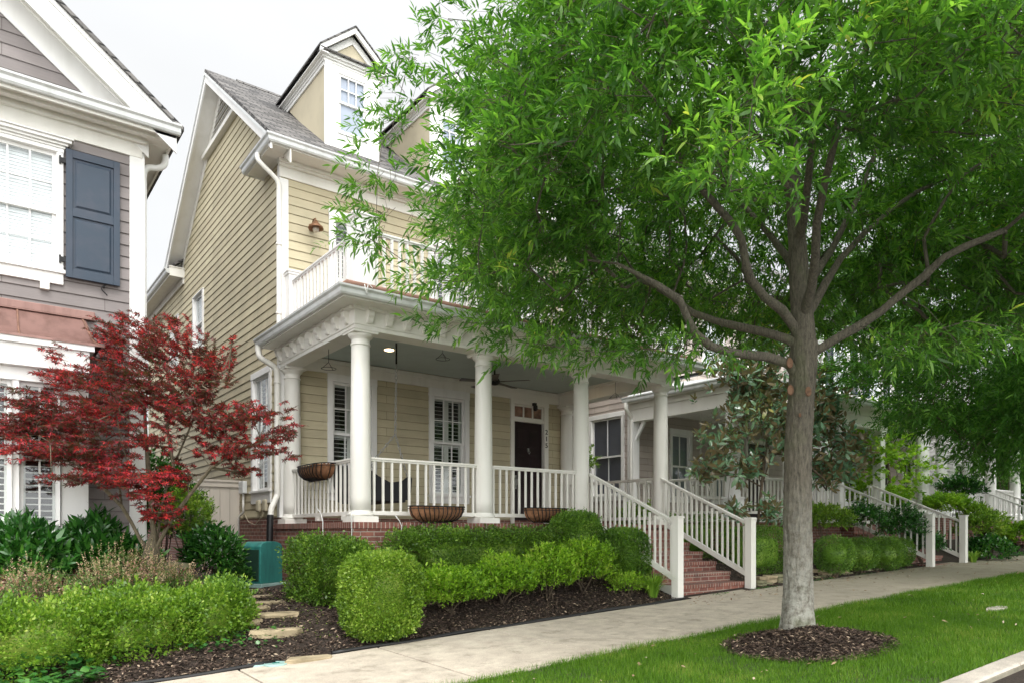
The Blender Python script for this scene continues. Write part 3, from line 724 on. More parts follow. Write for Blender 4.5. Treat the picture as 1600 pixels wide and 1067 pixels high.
def window(par, T, x0, x1, z0, z1, up=(3,2), low=(3,2), mid=None, trim=.10, head=.14, sill=.12, fill='louver', glass='glass', wm='white', hood=False, label=None, stile=True):
    """x0..x1, z0..z1: the opening. Window > casing + sashes, pane, louvres or blind"""
    mb = MB(T); t = -.045
    mb.box(x0-trim, x0, t, .08, z0, z1); mb.box(x1, x1+trim, t, .08, z0, z1)
    mb.box(x0-trim-.006, x1+trim+.006, t-.006, .08, z1, z1+head)
    if sill: mb.box(x0-trim-.02, x1+trim+.02, t-.035, .08, z0-.045, z0); mb.box(x0-trim, x1+trim, t, .02, z0-.045-sill, z0-.045)
    if hood:
        for k, (e, h0, h1) in enumerate(((.02,.0,.03),(.05,.03,.06),(.085,.06,.10),(.11,.10,.12))): mb.box(x0-trim-e, x1+trim+e, t-e, .02, z1+head+h0, z1+head+h1)
    w = mb.build('window', M[wm], par, bevel=.004)
    if label: w['label'] = label
    mid = mid or (z0+z1)/2
    ms = MB(T)
    if low: sash(ms, x0, x1, mid-.025, z1, up[0], up[1], .012); sash(ms, x0, x1, z0, mid+.02, low[0], low[1], .05)
    else: sash(ms, x0, x1, z0, z1, up[0], up[1], .02)
    ms.build('sash', M[wm], w)
    mp = MB(T)
    if low: mp.add([(x0+.03,.030,mid),(x1-.03,.030,mid),(x1-.03,.030,z1-.03),(x0+.03,.030,z1-.03)], [(0,1,2,3)]); mp.add([(x0+.03,.068,z0+.03),(x1-.03,.068,z0+.03),(x1-.03,.068,mid-.012),(x0+.03,.068,mid-.012)], [(0,1,2,3)])
    else: mp.add([(x0+.03,.038,z0+.03),(x1-.03,.038,z0+.03),(x1-.03,.038,z1-.03),(x0+.03,.038,z1-.03)], [(0,1,2,3)])
    mp.build('pane', M[glass], w)
    if fill == 'louver':
        ml = MB(T); cx = (x0+x1)/2; fr = .05
        for a, b in ((x0+.02, cx-.003), (cx+.003, x1-.02)) if stile else ((x0+.02, x1-.02),):
            for za, zb in ((z0+.02, mid-.02), (mid+.02, z1-.02)):
                ml.box(a, a+fr, .10, .125, za, zb); ml.box(b-fr, b, .10, .125, za, zb); ml.box(a+fr, b-fr, .10, .125, za, za+.05); ml.box(a+fr, b-fr, .10, .125, zb-.05, zb)
                z = za+.085
                while z < zb-.07:
                    d = .026; ml.hexa([(a+fr,.088,z-.004),(b-fr,.088,z-.004),(b-fr,.142,z+.008),(a+fr,.142,z+.008)], [(a+fr,.088,z+.004),(b-fr,.088,z+.004),(b-fr,.142,z+.015),(a+fr,.142,z+.015)]); z += .078
        ml.build('louvre_shutters', M['louver'], w)
    elif fill == 'blind':
        ml = MB(T); z = z0+.02
        while z < z1-.02: ml.hexa([(x0,.088,z),(x1,.088,z),(x1,.094,z),(x0,.094,z)], [(x0,.100,z+.044),(x1,.100,z+.044),(x1,.106,z+.044),(x0,.106,z+.044)]); z += .043
        ml.build('blind', M['blind'], w)
    elif fill: 
        ml = MB(T); ml.box(x0, x1, .085, .10, z0, z1); ml.build('shade', M[fill], w)
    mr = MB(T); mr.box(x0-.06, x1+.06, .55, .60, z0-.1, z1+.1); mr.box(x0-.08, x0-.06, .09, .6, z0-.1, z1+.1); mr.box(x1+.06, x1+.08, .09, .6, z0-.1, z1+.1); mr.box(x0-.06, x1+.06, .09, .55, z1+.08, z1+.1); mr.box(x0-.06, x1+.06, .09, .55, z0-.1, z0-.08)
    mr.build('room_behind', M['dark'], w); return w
def gutter(pts, z, size=.13, out=None):
    """ogee gutter along 2D points, swept profile; out = outward offset sign handled by caller"""
    mb = MB(); prof = [(0,0),(.055,0),(.075,.025),(.085,.075),(.115,.10),(.12,.125),(.105,.128),(.095,.112),(.02,.112),(0,.12)]
    P = [Vector((p[0], p[1], 0)) for p in pts]; n = len(P); k = len(prof); vs = []
    for i in range(n):
        d0 = (P[i]-P[i-1]).normalized() if i else (P[1]-P[0]).normalized(); d1 = (P[i+1]-P[i]).normalized() if i < n-1 else d0
        n0 = Vector((d0.y, -d0.x, 0)); n1 = Vector((d1.y, -d1.x, 0)); m = (n0+n1); m = m/(m.length**2)*2 if m.length > .01 else n0
        for (a, b) in prof: q = P[i] + m*(a*size/.13); vs.append((q.x, q.y, z+b*size/.13))
    fs = []
    for i in range(n-1):
        for j in range(k): fs.append((i*k+j, (i+1)*k+j, (i+1)*k+(j+1) % k, i*k+(j+1) % k))
    fs.append(tuple(range(k))); fs.append(tuple((n-1)*k+j for j in range(k))[::-1])
    mb.add(vs, fs); return mb
def downspout(par, pts, r=.042, name='downspout', mt='cream', ribs=True, bands=()):
    # smooth path
    P = [Vector(p) for p in pts]; Q = []
    for i in range(len(P)-1):
        a, b = P[max(i-1,0)], P[i]; c_, d = P[i+1], P[min(i+2,len(P)-1)]
        for k in range(6):
            t = k/6; Q.append(.5*((2*b)+(-a+c_)*t+(2*a-5*b+4*c_-d)*t*t+(-a+3*b-3*c_+d)*t**3))
    Q.append(P[-1]); mb = MB(); mb.tube(Q, r, 10)
    for z in bands: 
        p = min(Q, key=lambda q: abs(q.z-z)); mb.lathe(p.x, p.y, [(r+.004, z-.02), (r+.009, z-.018), (r+.009, z+.018), (r+.004, z+.02)], 14)
    return mb.build(name, M[mt], par)
def column(par, x, y, z0, z1, r=.150, mt='cream', half=False):
    h = z1-z0; pr = []
    for i in range(13):
        t = i/12; rr = r*(1-.13*t**1.6); pr.append((rr, z0+.15+(h-.34)*t))
    mb = MB(); mb.lathe(x, y, pr, 36); c = mb.build('column', M[mt], par)
    rt = pr[-1][0]
    mb = MB(); mb.box(x-r*1.28, x+r*1.28, y-r*1.28, y+r*1.28, z0, z0+.085)
    mb.lathe(x, y, [(r*1.1, z0+.085), (r*1.24, z0+.095), (r*1.27, z0+.112), (r*1.22, z0+.132), (r*1.06, z0+.14), (r*1.05, z0+.155), (r*1.0, z0+.17)], 36)
    mb.build('column_base', M[mt], c, bevel=.004)
    mb = MB(); zt = z1
    mb.lathe(x, y, [(rt*1.0, zt-.205), (rt*1.09, zt-.20), (rt*1.11, zt-.19), (rt*1.09, zt-.178), (rt*1.0, zt-.173), (rt*1.0, zt-.115), (rt*1.10, zt-.108), (rt*1.12, zt-.098), (rt*1.28, zt-.085), (rt*1.38, zt-.06), (rt*1.40, zt-.045)], 36)
    mb.box(x-r*1.27, x+r*1.27, y-r*1.27, y+r*1.27, zt-.045, zt-.012); mb.box(x-r*1.34, x+r*1.34, y-r*1.34, y+r*1.34, zt-.012, zt)
    mb.build('column_capital', M[mt], c, bevel=.003); return c
def railing(par, p0, p1, zt0, zt1, zb0, zb1, n, mt='cream', bw=.030, topw=.070, toph=.055, both=.06, blocks=(), copies=True, name='railing', bal0=None):
    """p0,p1 (x,y); top rail heights at both ends; bottom rail heights; n balusters, each an object"""
    p0 = Vector((*p0, 0)); p1 = Vector((*p1, 0)); d = (p1-p0).normalized(); s_ = Vector((d.y, -d.x, 0))
    def bar(mb, za, zb, w, h):
        a, b = p0, p1; W = s_*w/2
        mb.hexa([(*(a+W).xy, za-h), (*(b+W).xy, zb-h), (*(b-W).xy, zb-h), (*(a-W).xy, za-h)], [(*(a+W).xy, za), (*(b+W).xy, zb), (*(b-W).xy, zb), (*(a-W).xy, za)])
    mb = MB(); bar(mb, zt0, zt1, topw, toph*.55); bar(mb, zt0-toph*.55, zt1-toph*.55, topw*.62, toph*.5); bar(mb, zb0, zb1, .055, both)
    for t in blocks:
        q = p0.lerp(p1, t); zb = zb0+(zb1-zb0)*t-both; mb.box(q.x-.05, q.x+.05, q.y-.05, q.y+.05, zb-.07, zb)
    R = mb.build(name, M[mt], par, bevel=.005); L = (p1-p0).length
    proto = None
    for i in range(n):
        t = (i+.5)/n; q = p0.lerp(p1, t); za = zb0+(zb1-zb0)*t-.01; zb = zt0+(zt1-zt0)*t-toph*.9
        if proto is None:
            m2 = MB(); m2.box(-bw/2, bw/2, -bw/2, bw/2, 0, zb-za)
            proto = m2.build('baluster', M[mt], R, bevel=0); ang = math.atan2(d.y, d.x)
            proto.location = Vector((q.x, q.y, za)) - WL[R]; proto.rotation_euler = (0,0,ang); WL[proto] = Vector((q.x, q.y, za)); b0 = (za, zb-za)
        else: inst(proto, R, (q.x, q.y, za), ang)
    return R
# ================================================================== HOUSE 1 (tan)
PF = 1.745; WY = 2.95; WX = -.13; XR = 6.62; EZ = 8.07; RS = .775
RY = 6.54; RZ = 11.41
h1 = empty('tan_house', (3.2, WY, 1.0), 'tan clapboard house with a white columned front porch, balcony and grey shingled roof with dormers', 'house')
CXS = (0, 2.15, 4.28, 6.40)
# openings
wA = (.83, 1.60, 2.36, 4.36); wB = (2.96, 3.71, 2.36, 4.34); dr = (4.99, 5.83, 1.75, 4.40)
up_d = [(.86, 1.62, 5.15, 7.36), (2.95, 3.75, 5.15, 7.36), (4.9, 5.7, 5.15, 7.36)]
sideh = [(-4.38, -3.47, 2.38, 4.50), (-8.93, -8.13, 5.9, 7.22), (-11.42, -10.6, 5.9, 7.22)]
front_wall = siding(Tfront(WY), WX, XR, 1.86, 4.50, [wA, wB, dr]); o = front_wall.build('wall', M['tan'], h1)
siding(Tfront(WY), WX, XR, 5.0, 7.82, up_d).build('wall', M['tan'], h1)
def rz_at(Yl): return Yl
siding(Tleft(WX), -14.5, -WY, 1.86, 8.10, sideh).build('wall', M['tan'], h1)
siding(Tleft(WX), 0, 0, 8.10, 11.18, [], x0f=lambda z: -(RY+(11.28-z)/RS), x1f=lambda z: -(RY-(11.28-z)/RS)).build('gable_wall', M['tan'], h1)
mb = MB(); mb.box(XR-.02, XR, WY, 14.5, 1.3, 8.3); mb.box(WX, XR, 14.48, 14.5, 1.3, 8.3)
mb.box(WX+.62, WX+.64, WY+.62, 14.4, 1.3, 8.2); mb.box(WX+.62, XR-.05, WY+.62, WY+.64, 1.3, 8.2); mb.prism([(WY+.1, 8.2), (10.1, 8.2), (RY, 11.0)], 'x', XR-.1, XR-.02)
mb.build('wall', M['stucco'], h1)
# brick foundation and porch base
mb = MB(Tleft(WX)); mb.box(-14.5, -WY, -.03, .1, .3, 1.845); mb.build('foundation', M['brick'], h1)
mb = MB(); mb.box(-.22, 6.62, -.22, WY+.02, .2, PF-.092); mb.build('porch_base', M['brick'], h1)
mb = MB(); mb.box(-.245, 4.45, -.245, 0, PF-.09, PF); mb.box(-.245, 0, 0, WY-.03, PF-.09, PF); mb.box(6.2, 6.645, -.245, 2.9, PF-.09, PF); mb.build('brick_coping', M['brick_s'], h1, bevel=.004)
mb = MB(); mb.box(0, 6.2, 0, WY, PF-.08, PF-.004); mb.build('porch_floor', M['brick'], h1)
mb = MB(Tfront(WY)); mb.box(WX, XR, -.02, .05, PF-.004, 1.86); mb.build('foundation', M['brick'], h1)
# steps
SX0, SX1 = 4.47, 6.26; nst = 7; rise = (PF-.585)/nst; run = .30
mb = MB(); ms = MB()
for i in range(1, nst):
    zt = PF-i*rise; y0 = -.245-i*run; y1 = -.245-(i-1)*run+.01
    mb.box(SX0, SX1, y0+.022, -.23, zt-rise-.04, zt-.062); ms.box(SX0-.0, SX1, y0, y1+.02, zt-.06, zt)
st = mb.build('steps', M['brick'], h1); ms.build('tread', M['brick_s'], st, bevel=.006)
mb = MB(); mb.box(SX0, SX1, -.245, .02, PF-.062, PF-.001); mb.build('tread', M['brick_s'], st, bevel=.006)
mb = MB(); mb.box(SX0-.012, SX0-.002, -2.04, -.24, .55, .75); mb.build('step_side', M['cream'], st)
# corner boards, frieze
mb = MB(); mb.box(WX-.03, WX+.13, WY-.03, WY+.0, 1.86, 7.80); mb.box(WX-.03, WX, WY, WY+.10, 1.86, 8.05); mb.build('corner_board', M['white'], h1, bevel=.004)
mb = MB(); mb.box(XR-.13, XR+.02, WY-.03, WY, 1.86, 7.8); mb.build('corner_board', M['white'], h1)
mb = MB(); mb.box(WX-.03, XR, WY-.035, WY, 7.82, 8.02); mb.box(WX-.05, XR, WY-.09, WY, 8.0, 8.06); mb.box(WX-.07, XR, WY-.13, WY, 8.04, 8.10); mb.build('frieze_board', M['cream'], h1, bevel=.004)
mb = MB(); mb.box(WX-.0, XR, WY-.06, WY, 4.50, 4.735); mb.box(WX, XR, WY-.10, WY, 4.66, 4.735); mb.build('frieze_board', M['cream'], h1, bevel=.004)
# cornice: soffits, gutter with left return
mb = MB(); mb.box(-.44, 6.95, 2.47, WY+.02, 8.10, 8.12); mb.box(-.44, WX, WY, 3.82, 8.10, 8.12); mb.box(-.46, 6.97, 2.44, 2.47, 8.08, 8.26); mb.box(-.46, -.43, 2.47, 3.83, 8.08, 8.26); mb.box(-.43, WX, 3.80, 3.83, 8.08, 8.24)
mb.build('soffit', M['cream'], h1, bevel=.003)
mb = MB(); mb.add([(-.46,2.44,8.262),(WX,2.44,8.262),(WX,3.83,8.262),(-.46,3.83,8.262)], [(0,1,2,3)]); mb.build('return_cap', M['cream'], h1)
gutter([(-.46, 3.84), (-.46, 2.44), (6.98, 2.44)], 8.10, .125).build('gutter', M['gutter'], h1)
# main roof
def slope(par, x0, x1, y0, z0, y1, z1, th=.07, mt='shingle', name='roof'):
    mb = MB(); mb.hexa([(x0,y0,z0-th),(x1,y0,z0-th),(x1,y1,z1-th),(x0,y1,z1-th)], [(x0,y0,z0),(x1,y0,z0),(x1,y1,z1),(x0,y1,z1)])
    return mb.build(name, M[mt], par)
slope(h1, -.50, 6.98, 2.36, 8.24, RY, RZ); 
mb = MB(); mb.hexa([(-.50,RY+.001,RZ-.07),(6.98,RY+.001,RZ-.07),(6.98,10.75,8.15),(-.50,10.75,8.15)], [(-.50,RY+.001,RZ),(6.98,RY+.001,RZ),(6.98,10.75,8.22),(-.50,10.75,8.22)]); mb.build('roof', M['shingle'], h1)
mb = MB(); mb.prism([(RY-.14, RZ-.09), (RY+.14, RZ-.09), (RY, RZ+.03)], 'x', .15, 6.98); mb.build('ridge_cap', M['shingle'], h1)
# rakes on the left gable: fascia board, shadow mould, sloping soffit
def rake(par, xa, xb, ya, za, yb, zb, h, mt='white', name='rake_board'):
    mb = MB(); mb.hexa([(xa,ya,za-h),(xb,ya,za-h),(xb,yb,zb-h),(xa,yb,zb-h)], [(xa,ya,za),(xb,ya,za),(xb,yb,zb),(xa,yb,zb)]); return mb.build(name, M[mt], par)
tv = .075
for (y0, z0, y1, z1) in ((2.42, 8.28-tv, RY, RZ-tv), (RY, RZ-tv, 10.62, 8.30-tv)):
    rake(h1, -.49, -.455, y0, z0, y1, z1, .21); rake(h1, -.515, -.49, y0, z0+.002, y1, z1+.002, .06, 'gutter', 'rake_mould')
    rake(h1, -.455, WX, y0, z0-.09, y1, z1-.09, .02, 'cream', 'rake_soffit'); rake(h1, WX-.028, WX, y0, z0-.11, y1, z1-.11, .24, 'cream', 'rake_frieze')
# gable vent
mb = MB(); zb_ = 10.18; hw = (11.1-zb_)/RS
mb.prism([(RY-hw, zb_), (RY+hw, zb_), (RY+hw, zb_+.02), (RY, 11.12), (RY-hw, zb_+.02)], 'x', WX-.012, WX-.004)
mb.box(WX-.12, WX, RY-hw-.1, RY+hw+.1, zb_-.10, zb_); v = mb.build('gable_vent', M['cream'], h1)
mb = MB(); z = zb_+.04
while z < 10.95:
    w = (11.05-z)/RS-.10
    if w > .04: mb.hexa([(WX-.05,RY-w,z),(WX-.04,RY-w,z),(WX-.04,RY+w,z),(WX-.05,RY+w,z)], [(WX-.022,RY-w,z+.05),(WX-.014,RY-w,z+.05),(WX-.014,RY+w,z+.05),(WX-.022,RY+w,z+.05)])
    z += .075
mb.build('vent_slats', M['white'], v)
# rear wing eave running back
mb = MB(); mb.box(-.46, WX, 9.95, 15, 8.02, 8.05); mb.box(-.49, -.46, 9.92, 15, 8.0, 8.22); mb.box(-.46, WX, 9.92, 9.95, 8.0, 8.22); mb.box(WX-.05, WX, 9.95, 15, 7.86, 8.02); mb.box(-.5, WX, 9.9, 10.5, 8.22, 8.24); mb.build('rear_eave', M['cream'], h1)
gutter([(-.49, 15), (-.49, 9.92)], 8.05, .13).build('gutter', M['gutter'], h1)
mb = MB(); mb.hexa([(-.5,9.95,8.20),(3.2,9.95,10.9),(3.2,15,10.9),(-.5,15,8.20)], [(-.5,9.95,8.25),(3.2,9.95,10.95),(3.2,15,10.95),(-.5,15,8.25)]); mb.build('roof', M['shingle'], h1)
# dormers
def dormer(x0, label):
    x1 = x0+1.06; yf = 2.88; zt = 10.20; cx = (x0+x1)/2; pk = 10.86
    yb = 2.36+(zt-8.24)/RS; ypk = 2.36+(pk-8.24)/RS
    zb = 8.24+RS*(yf-2.36)
    f = MB(Tfront(yf)); wx0, wx1, wz0, wz1 = x0+.27, x1-.25, zb+.30, 10.0
    f.box(x0, wx0, -.02, .03, zb-.05, zt); f.box(wx1, x1, -.02, .03, zb-.05, zt); f.box(wx0, wx1, -.02, .03, zb-.05, wz0); f.box(wx0, wx1, -.02, .03, wz1, zt)
    f.box(x0-.01, x0+.13, -.035, -.02, zb-.05, zt); f.box(x1-.13, x1+.01, -.035, -.02, zb-.05, zt)
    d = f.build('dormer', M['white'], h1, bevel=.003); d['label'] = label
    c = MB(); c.prism([(yf+.03, zb-.06), (yb, zt), (yf+.03, zt)], 'x', x0+.02, x0+.04); c.prism([(yf+.03, zb-.06), (yb, zt), (yf+.03, zt)], 'x', x1-.04, x1-.02); c.build('dormer_cheek', M['stucco'], d)
    # eaves: frieze along cheek, cornice return, roof
    e = MB(); 
    for (a, b, s_) in ((x0-.12, x0+.02, -1), (x1-.02, x1+.12, 1)):
        e.box(a, b, yf-.14, yb+.12, zt+.0, zt+.02)
    e.box(x0-.012, x0+.018, yf+.03, yb, zt-.13, zt); e.box(x1-.018, x1+.012, yf+.03, yb, zt-.13, zt)
    for k, (o_, a, b) in enumerate(((.03,-.02,.02),(.06,.02,.055),(.10,.055,.10))):
        e.box(x0-o_, x0, yf-o_, yb+.05, zt-.05+a, zt-.05+b); e.box(x1, x1+o_, yf-o_, yb+.05, zt-.05+a, zt-.05+b); e.box(x0, x1, yf-o_, yf, zt-.05+a, zt-.05+b)
    e.build('dormer_cornice', M['white'], d)
    cp = MB(); cp.box(x0-.13, x1+.13, yf-.16, yf+.02, zt+.05, zt+.075); cp.build('dormer_flashing', M['shingle'], d)
    g = MB(); sl = (pk-zt-.09)/(cx-x0+.14)
    for sg in (1, -1):
        xe = x0-.14 if sg > 0 else x1+.14; yo = yf-.16
        zz = lambda x, k=0: pk - abs(x-cx)*sl + k
        g.hexa([(xe,yo,zz(xe)-.10),(cx,yo,zz(cx)-.10),(cx,yo+.05,zz(cx)-.10),(xe,yo+.05,zz(xe)-.10)] if sg > 0 else [(cx,yo,zz(cx)-.10),(xe,yo,zz(xe)-.10),(xe,yo+.05,zz(xe)-.10),(cx,yo+.05,zz(cx)-.10)],
               [(xe,yo,zz(xe)),(cx,yo,zz(cx)),(cx,yo+.05,zz(cx)),(xe,yo+.05,zz(xe))] if sg > 0 else [(cx,yo,zz(cx)),(xe,yo,zz(xe)),(xe,yo+.05,zz(xe)),(cx,yo+.05,zz(cx))])
        xa = x0 if sg > 0 else x1
        g.hexa([(xa,yf-.03,zz(xa)-.22),(cx,yf-.03,zz(cx)-.24),(cx,yf,zz(cx)-.24),(xa,yf,zz(xa)-.22)] if sg > 0 else [(cx,yf-.03,zz(cx)-.24),(xa,yf-.03,zz(xa)-.22),(xa,yf,zz(xa)-.22),(cx,yf,zz(cx)-.24)],
               [(xa,yf-.03,zz(xa)-.09),(cx,yf-.03,zz(cx)-.09),(cx,yf,zz(cx)-.09),(xa,yf,zz(xa)-.09)] if sg > 0 else [(cx,yf-.03,zz(cx)-.09),(xa,yf-.03,zz(xa)-.09),(xa,yf,zz(xa)-.09),(cx,yf,zz(cx)-.09)])
    g.build('dormer_rake', M['white'], d)
    t = MB(); t.prism([(x0+.05, zt+.02), (x1-.05, zt+.02), (cx, pk-.15)], 'y', yf-.002, yf+.03); t.build('dormer_gable', M['stucco'], d)
    r = MB()
    xe = x0-.16; ze = pk-(cx-xe)*sl+.005; yE = 2.36+(ze-8.24)/RS+.05
    r.add([(xe,yf-.18,ze+.03),(cx,yf-.18,pk+.035),(cx,ypk+.05,pk+.035),(xe,yE,ze+.03), (xe,yf-.18,ze),(cx,yf-.18,pk+.005),(cx,ypk+.05,pk+.005),(xe,yE,ze)], [(0,1,2,3),(7,6,5,4),(0,4,5,1),(0,3,7,4)])
    xe2 = x1+.16
    r.add([(cx,yf-.18,pk+.036),(xe2,yf-.18,ze+.03),(xe2,yE,ze+.03),(cx,ypk+.05,pk+.036),(cx,yf-.18,pk+.005),(xe2,yf-.18,ze),(xe2,yE,ze),(cx,ypk+.05,pk+.005)], [(0,1,2,3),(7,6,5,4),(0,4,5,1),(1,5,6,2)])
    r.build('dormer_roof', M['shingle'], d)
    sm = MB(Tfront(yf)); mid = (wz0+wz1)/2+.02
    sash(sm, wx0, wx1, mid-.02, wz1, 3, 2, -.005, .04, .02); sash(sm, wx0, wx1, wz0, mid+.02, 1, 1, .02, .045)
    sm.box(wx0-.03, wx1+.03, -.045, -.02, wz0-.05, wz0); sm.build('dormer_sash', M['white'], d)
    p = MB(Tfront(yf)); p.box(wx0, wx1, .036, .045, wz0, wz1); p.build('dormer_pane', M['bluepane'], d)
dormer(.65, 'leftmost roof dormer, clear of the tree'); dormer(2.85, 'second roof dormer, half hidden by leaves'); dormer(5.05, 'third roof dormer behind the tree crown')
# windows
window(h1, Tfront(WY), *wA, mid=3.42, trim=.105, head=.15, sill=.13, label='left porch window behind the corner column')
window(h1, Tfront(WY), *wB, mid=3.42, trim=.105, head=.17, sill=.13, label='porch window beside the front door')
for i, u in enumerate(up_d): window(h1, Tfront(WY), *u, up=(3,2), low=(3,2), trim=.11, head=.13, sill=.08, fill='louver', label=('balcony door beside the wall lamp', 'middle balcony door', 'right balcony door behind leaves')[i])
window(h1, Tleft(WX), *sideh[0], trim=.10, head=.12, sill=.20, label='tall side window beside the downspout')
window(h1, Tleft(WX), *sideh[1], up=(1,1), low=(1,1), trim=.09, head=.03, sill=0, fill='blind', label='high side window with white blind, nearer the front')
window(h1, Tleft(WX), *sideh[2], up=(1,1), low=(1,1), trim=.09, head=.03, sill=0, fill='blind', label='high side window with white blind, farther back')
# door
T = Tfront(WY); mb = MB(T); tz = 4.10
mb.box(dr[0]-.10, dr[0], -.05, .06, 1.745, 4.40); mb.box(dr[1], dr[1]+.12, -.05, .06, 1.745, 4.40); mb.box(dr[0]-.11, dr[1]+.13, -.055, .06, 4.40, 4.50)
mb.box(dr[0], dr[1], -.03, .06, 4.03, 4.10); df = mb.build('door_frame', M['cream'], h1, bevel=.004)
mb = MB(T); sash(mb, dr[0], dr[1], 4.10, 4.40, 3, 1, 0, .035, .03); mb.build('transom_bars', M['cream'], df)
mb = MB(T); mb.box(dr[0], dr[1], .03, .034, 4.1, 4.4); mb.build('transom_pane', paint('warm_reflecting_transom', (.30,.17,.12), .2, .35, scale=5, bumpv=0, spec=.8), df)  # warm reflection put into the opaque pane's mottled colour
mb = MB(T); a, b = dr[0]+.012, dr[1]-.012; mb.box(a, b, .04, .07, 1.75, 4.03)
cxd = (a+b)/2
for (za, zb) in ((1.95, 2.45), (2.60, 3.32), (3.47, 3.86)):
    for (xa, xb) in ((a+.10, cxd-.05), (cxd+.05, b-.10)):
        mb.box(xa, xb, .030, .04, za, zb); mb.box(xa+.035, xb-.035, .022, .030, za+.035, zb-.035)
dd = mb.build('front_door', M['door'], h1, bevel=.003)
mb = MB(T); mb.tube([(cxd, -.0, 3.42), (cxd-.03, -.02, 3.37), (cxd, -.025, 3.33), (cxd+.03, -.02, 3.37), (cxd, 0, 3.42)], .007, 6); mb.box(cxd-.02, cxd+.02, 0, .03, 3.39, 3.46); mb.build('door_knocker', M['steel'], dd)
mb = MB(T); mb.box(a+.03, a+.075, .0, .03, 2.55, 2.85); mb.tube([(a+.05, .0, 2.60), (a+.05, -.05, 2.64), (a+.05, -.05, 2.76), (a+.05, .0, 2.80)], .010, 6); mb.build('door_handle', M['steel'], dd)
mb = MB(T); mb.box(dr[0]+.48, dr[0]+.56, -.12, -.05, 4.40, 4.46); mb.box(dr[0]+.49, dr[0]+.55, -.16, -.08, 4.30, 4.40); mb.lathe(dr[0]+.52, -.12, [(.028, 4.28), (.036, 4.30), (.036, 4.33), (.02, 4.36)], 14); mb.build('door_camera', M['black'], h1)
def text_obj(s_, size, T_, mt, name, par, ext=.006):
    cu = bpy.data.curves.new(name, 'FONT'); cu.body = s_; cu.size = size; cu.extrude = ext; cu.align_x = 'CENTER'; cu.fill_mode = 'BOTH'
    tmp = bpy.data.objects.new(name, cu); dg = bpy.context.evaluated_depsgraph_get(); COL.objects.link(tmp); dg.update()
    me = bpy.data.meshes.new_from_object(tmp.evaluated_get(dg)); COL.objects.unlink(tmp); bpy.data.objects.remove(tmp)
    mb = MB(); mb.add([T_(v.co.x, v.co.y, v.co.z) for v in me.vertices], [tuple(p.vertices) for p in me.polygons]); return mb.build(name, mt, par)
for ch, z in (('2', 3.80), ('1', 3.65), ('5', 3.50)):
    text_obj(ch, .15, lambda x, y, w, z=z: (dr[1]+.055+x, WY-.055-w, z+y), M['iron'], 'house_number', h1)
# porch structure
mb = MB(); BT = 4.47
mb.box(-.16, 6.56, -.16, .15, BT, 4.775); mb.box(-.16, .15, .15, WY-.06, BT, 4.775); mb.box(6.25, 6.56, .15, WY-.06, BT, 4.775)
mb.box(-.175, 6.575, -.175, -.16, 4.53, 4.775); mb.box(-.175, -.16, -.16, WY, 4.53, 4.775); mb.build('porch_beam', M['cream'], h1, bevel=.004)
mb = MB(); mb.box(.15, 6.25, .15, WY-.10, 4.745, 4.765); mb.build('porch_ceiling', M['ceil'], h1)
mb = MB(); mb.box(.15, 6.25, .15, .22, 4.70, 4.745); mb.box(.15, .22, .22, WY-.10, 4.70, 4.745); mb.box(6.18, 6.25, .22, WY-.10, 4.70, 4.745); mb.build('ceiling_mould', M['cream'], h1)
mb = MB(); mb.box(-.47, 6.87, -.50, -.16, 4.775, 4.79); mb.box(-.47, -.16, -.16, WY+.02, 4.775, 4.79); mb.box(6.56, 6.87, -.16, WY, 4.775, 4.79)
mb.box(-.49, 6.89, -.52, -.50, 4.76, 4.90); mb.box(-.49, -.47, -.50, WY+.02, 4.76, 4.90); mb.box(6.87, 6.89, -.50, WY, 4.76, 4.90); mb.box(-.21, 6.60, -.24, -.16, 4.735, 4.775); mb.box(-.25, -.16, -.16, WY, 4.735, 4.775); mb.build('porch_soffit', M['cream'], h1, bevel=.003)
gutter([(-.49, WY+.03), (-.49, -.52), (6.89, -.52), (6.89, WY)], 4.78, .125).build('gutter', M['gutter'], h1)
mb = MB(); mb.hexa([(-.49,-.52,4.89),(6.89,-.52,4.89),(6.89,WY,4.89),(-.49,WY,4.89)], [(-.42,-.44,4.965),(6.82,-.44,4.965),(6.82,WY-.04,4.965),(-.42,WY-.04,4.965)]); mb.build('balcony_deck', M['gutter'], h1)
mb = MB(); mb.tube([(-.40, WY-.06, 5.0), (-.40, -.42, 5.0), (6.8, -.42, 5.0)], .033, 8); mb.box(-.36, 6.8, -.38, 2.9, 4.967, 4.995); mb.build('roof_edge_roll', M['membrane'], h1)
# brackets
def bracket_mesh():
    mb = MB(); mb.prism([(-.02, 0), (-.09, -.01), (-.115, -.05), (-.105, -.10), (-.075, -.13), (-.07, -.17), (-.05, -.195), (-.02, -.19)][::-1], 'x', -.045, .045)
    mb.prism([(-.02, .02), (-.02, 0), (-.12, 0), (-.12, .02)][::-1], 'x', -.055, .055); return mb
bm_ = bracket_mesh(); bm_.T = lambda x, y, z: (x+.05, y-.155, z+4.755); b0 = bm_.build('eave_bracket', M['cream'], h1, bevel=.004)
base = WL[b0].copy(); i = 0
for k in range(1, 22): inst(b0, h1, base+Vector((.302*k, 0, 0)))
for k in range(9):
    c = inst(b0, h1, (-.155-.068, .05+.345*k, base.z), -PI/2)
for x in CXS: column(h1, x, 0, PF, BT)
column(h1, .03, WY-.13, PF, BT); column(h1, 6.42, WY-.13, PF, BT)
RT1 = PF+.945; RB1 = PF+.165
railing(h1, (.14, 0), (2.02, 0), RT1, RT1, RB1, RB1, 13, blocks=(.5,)); railing(h1, (2.28, 0), (4.15, 0), RT1, RT1, RB1, RB1, 14, blocks=(.5,)); 
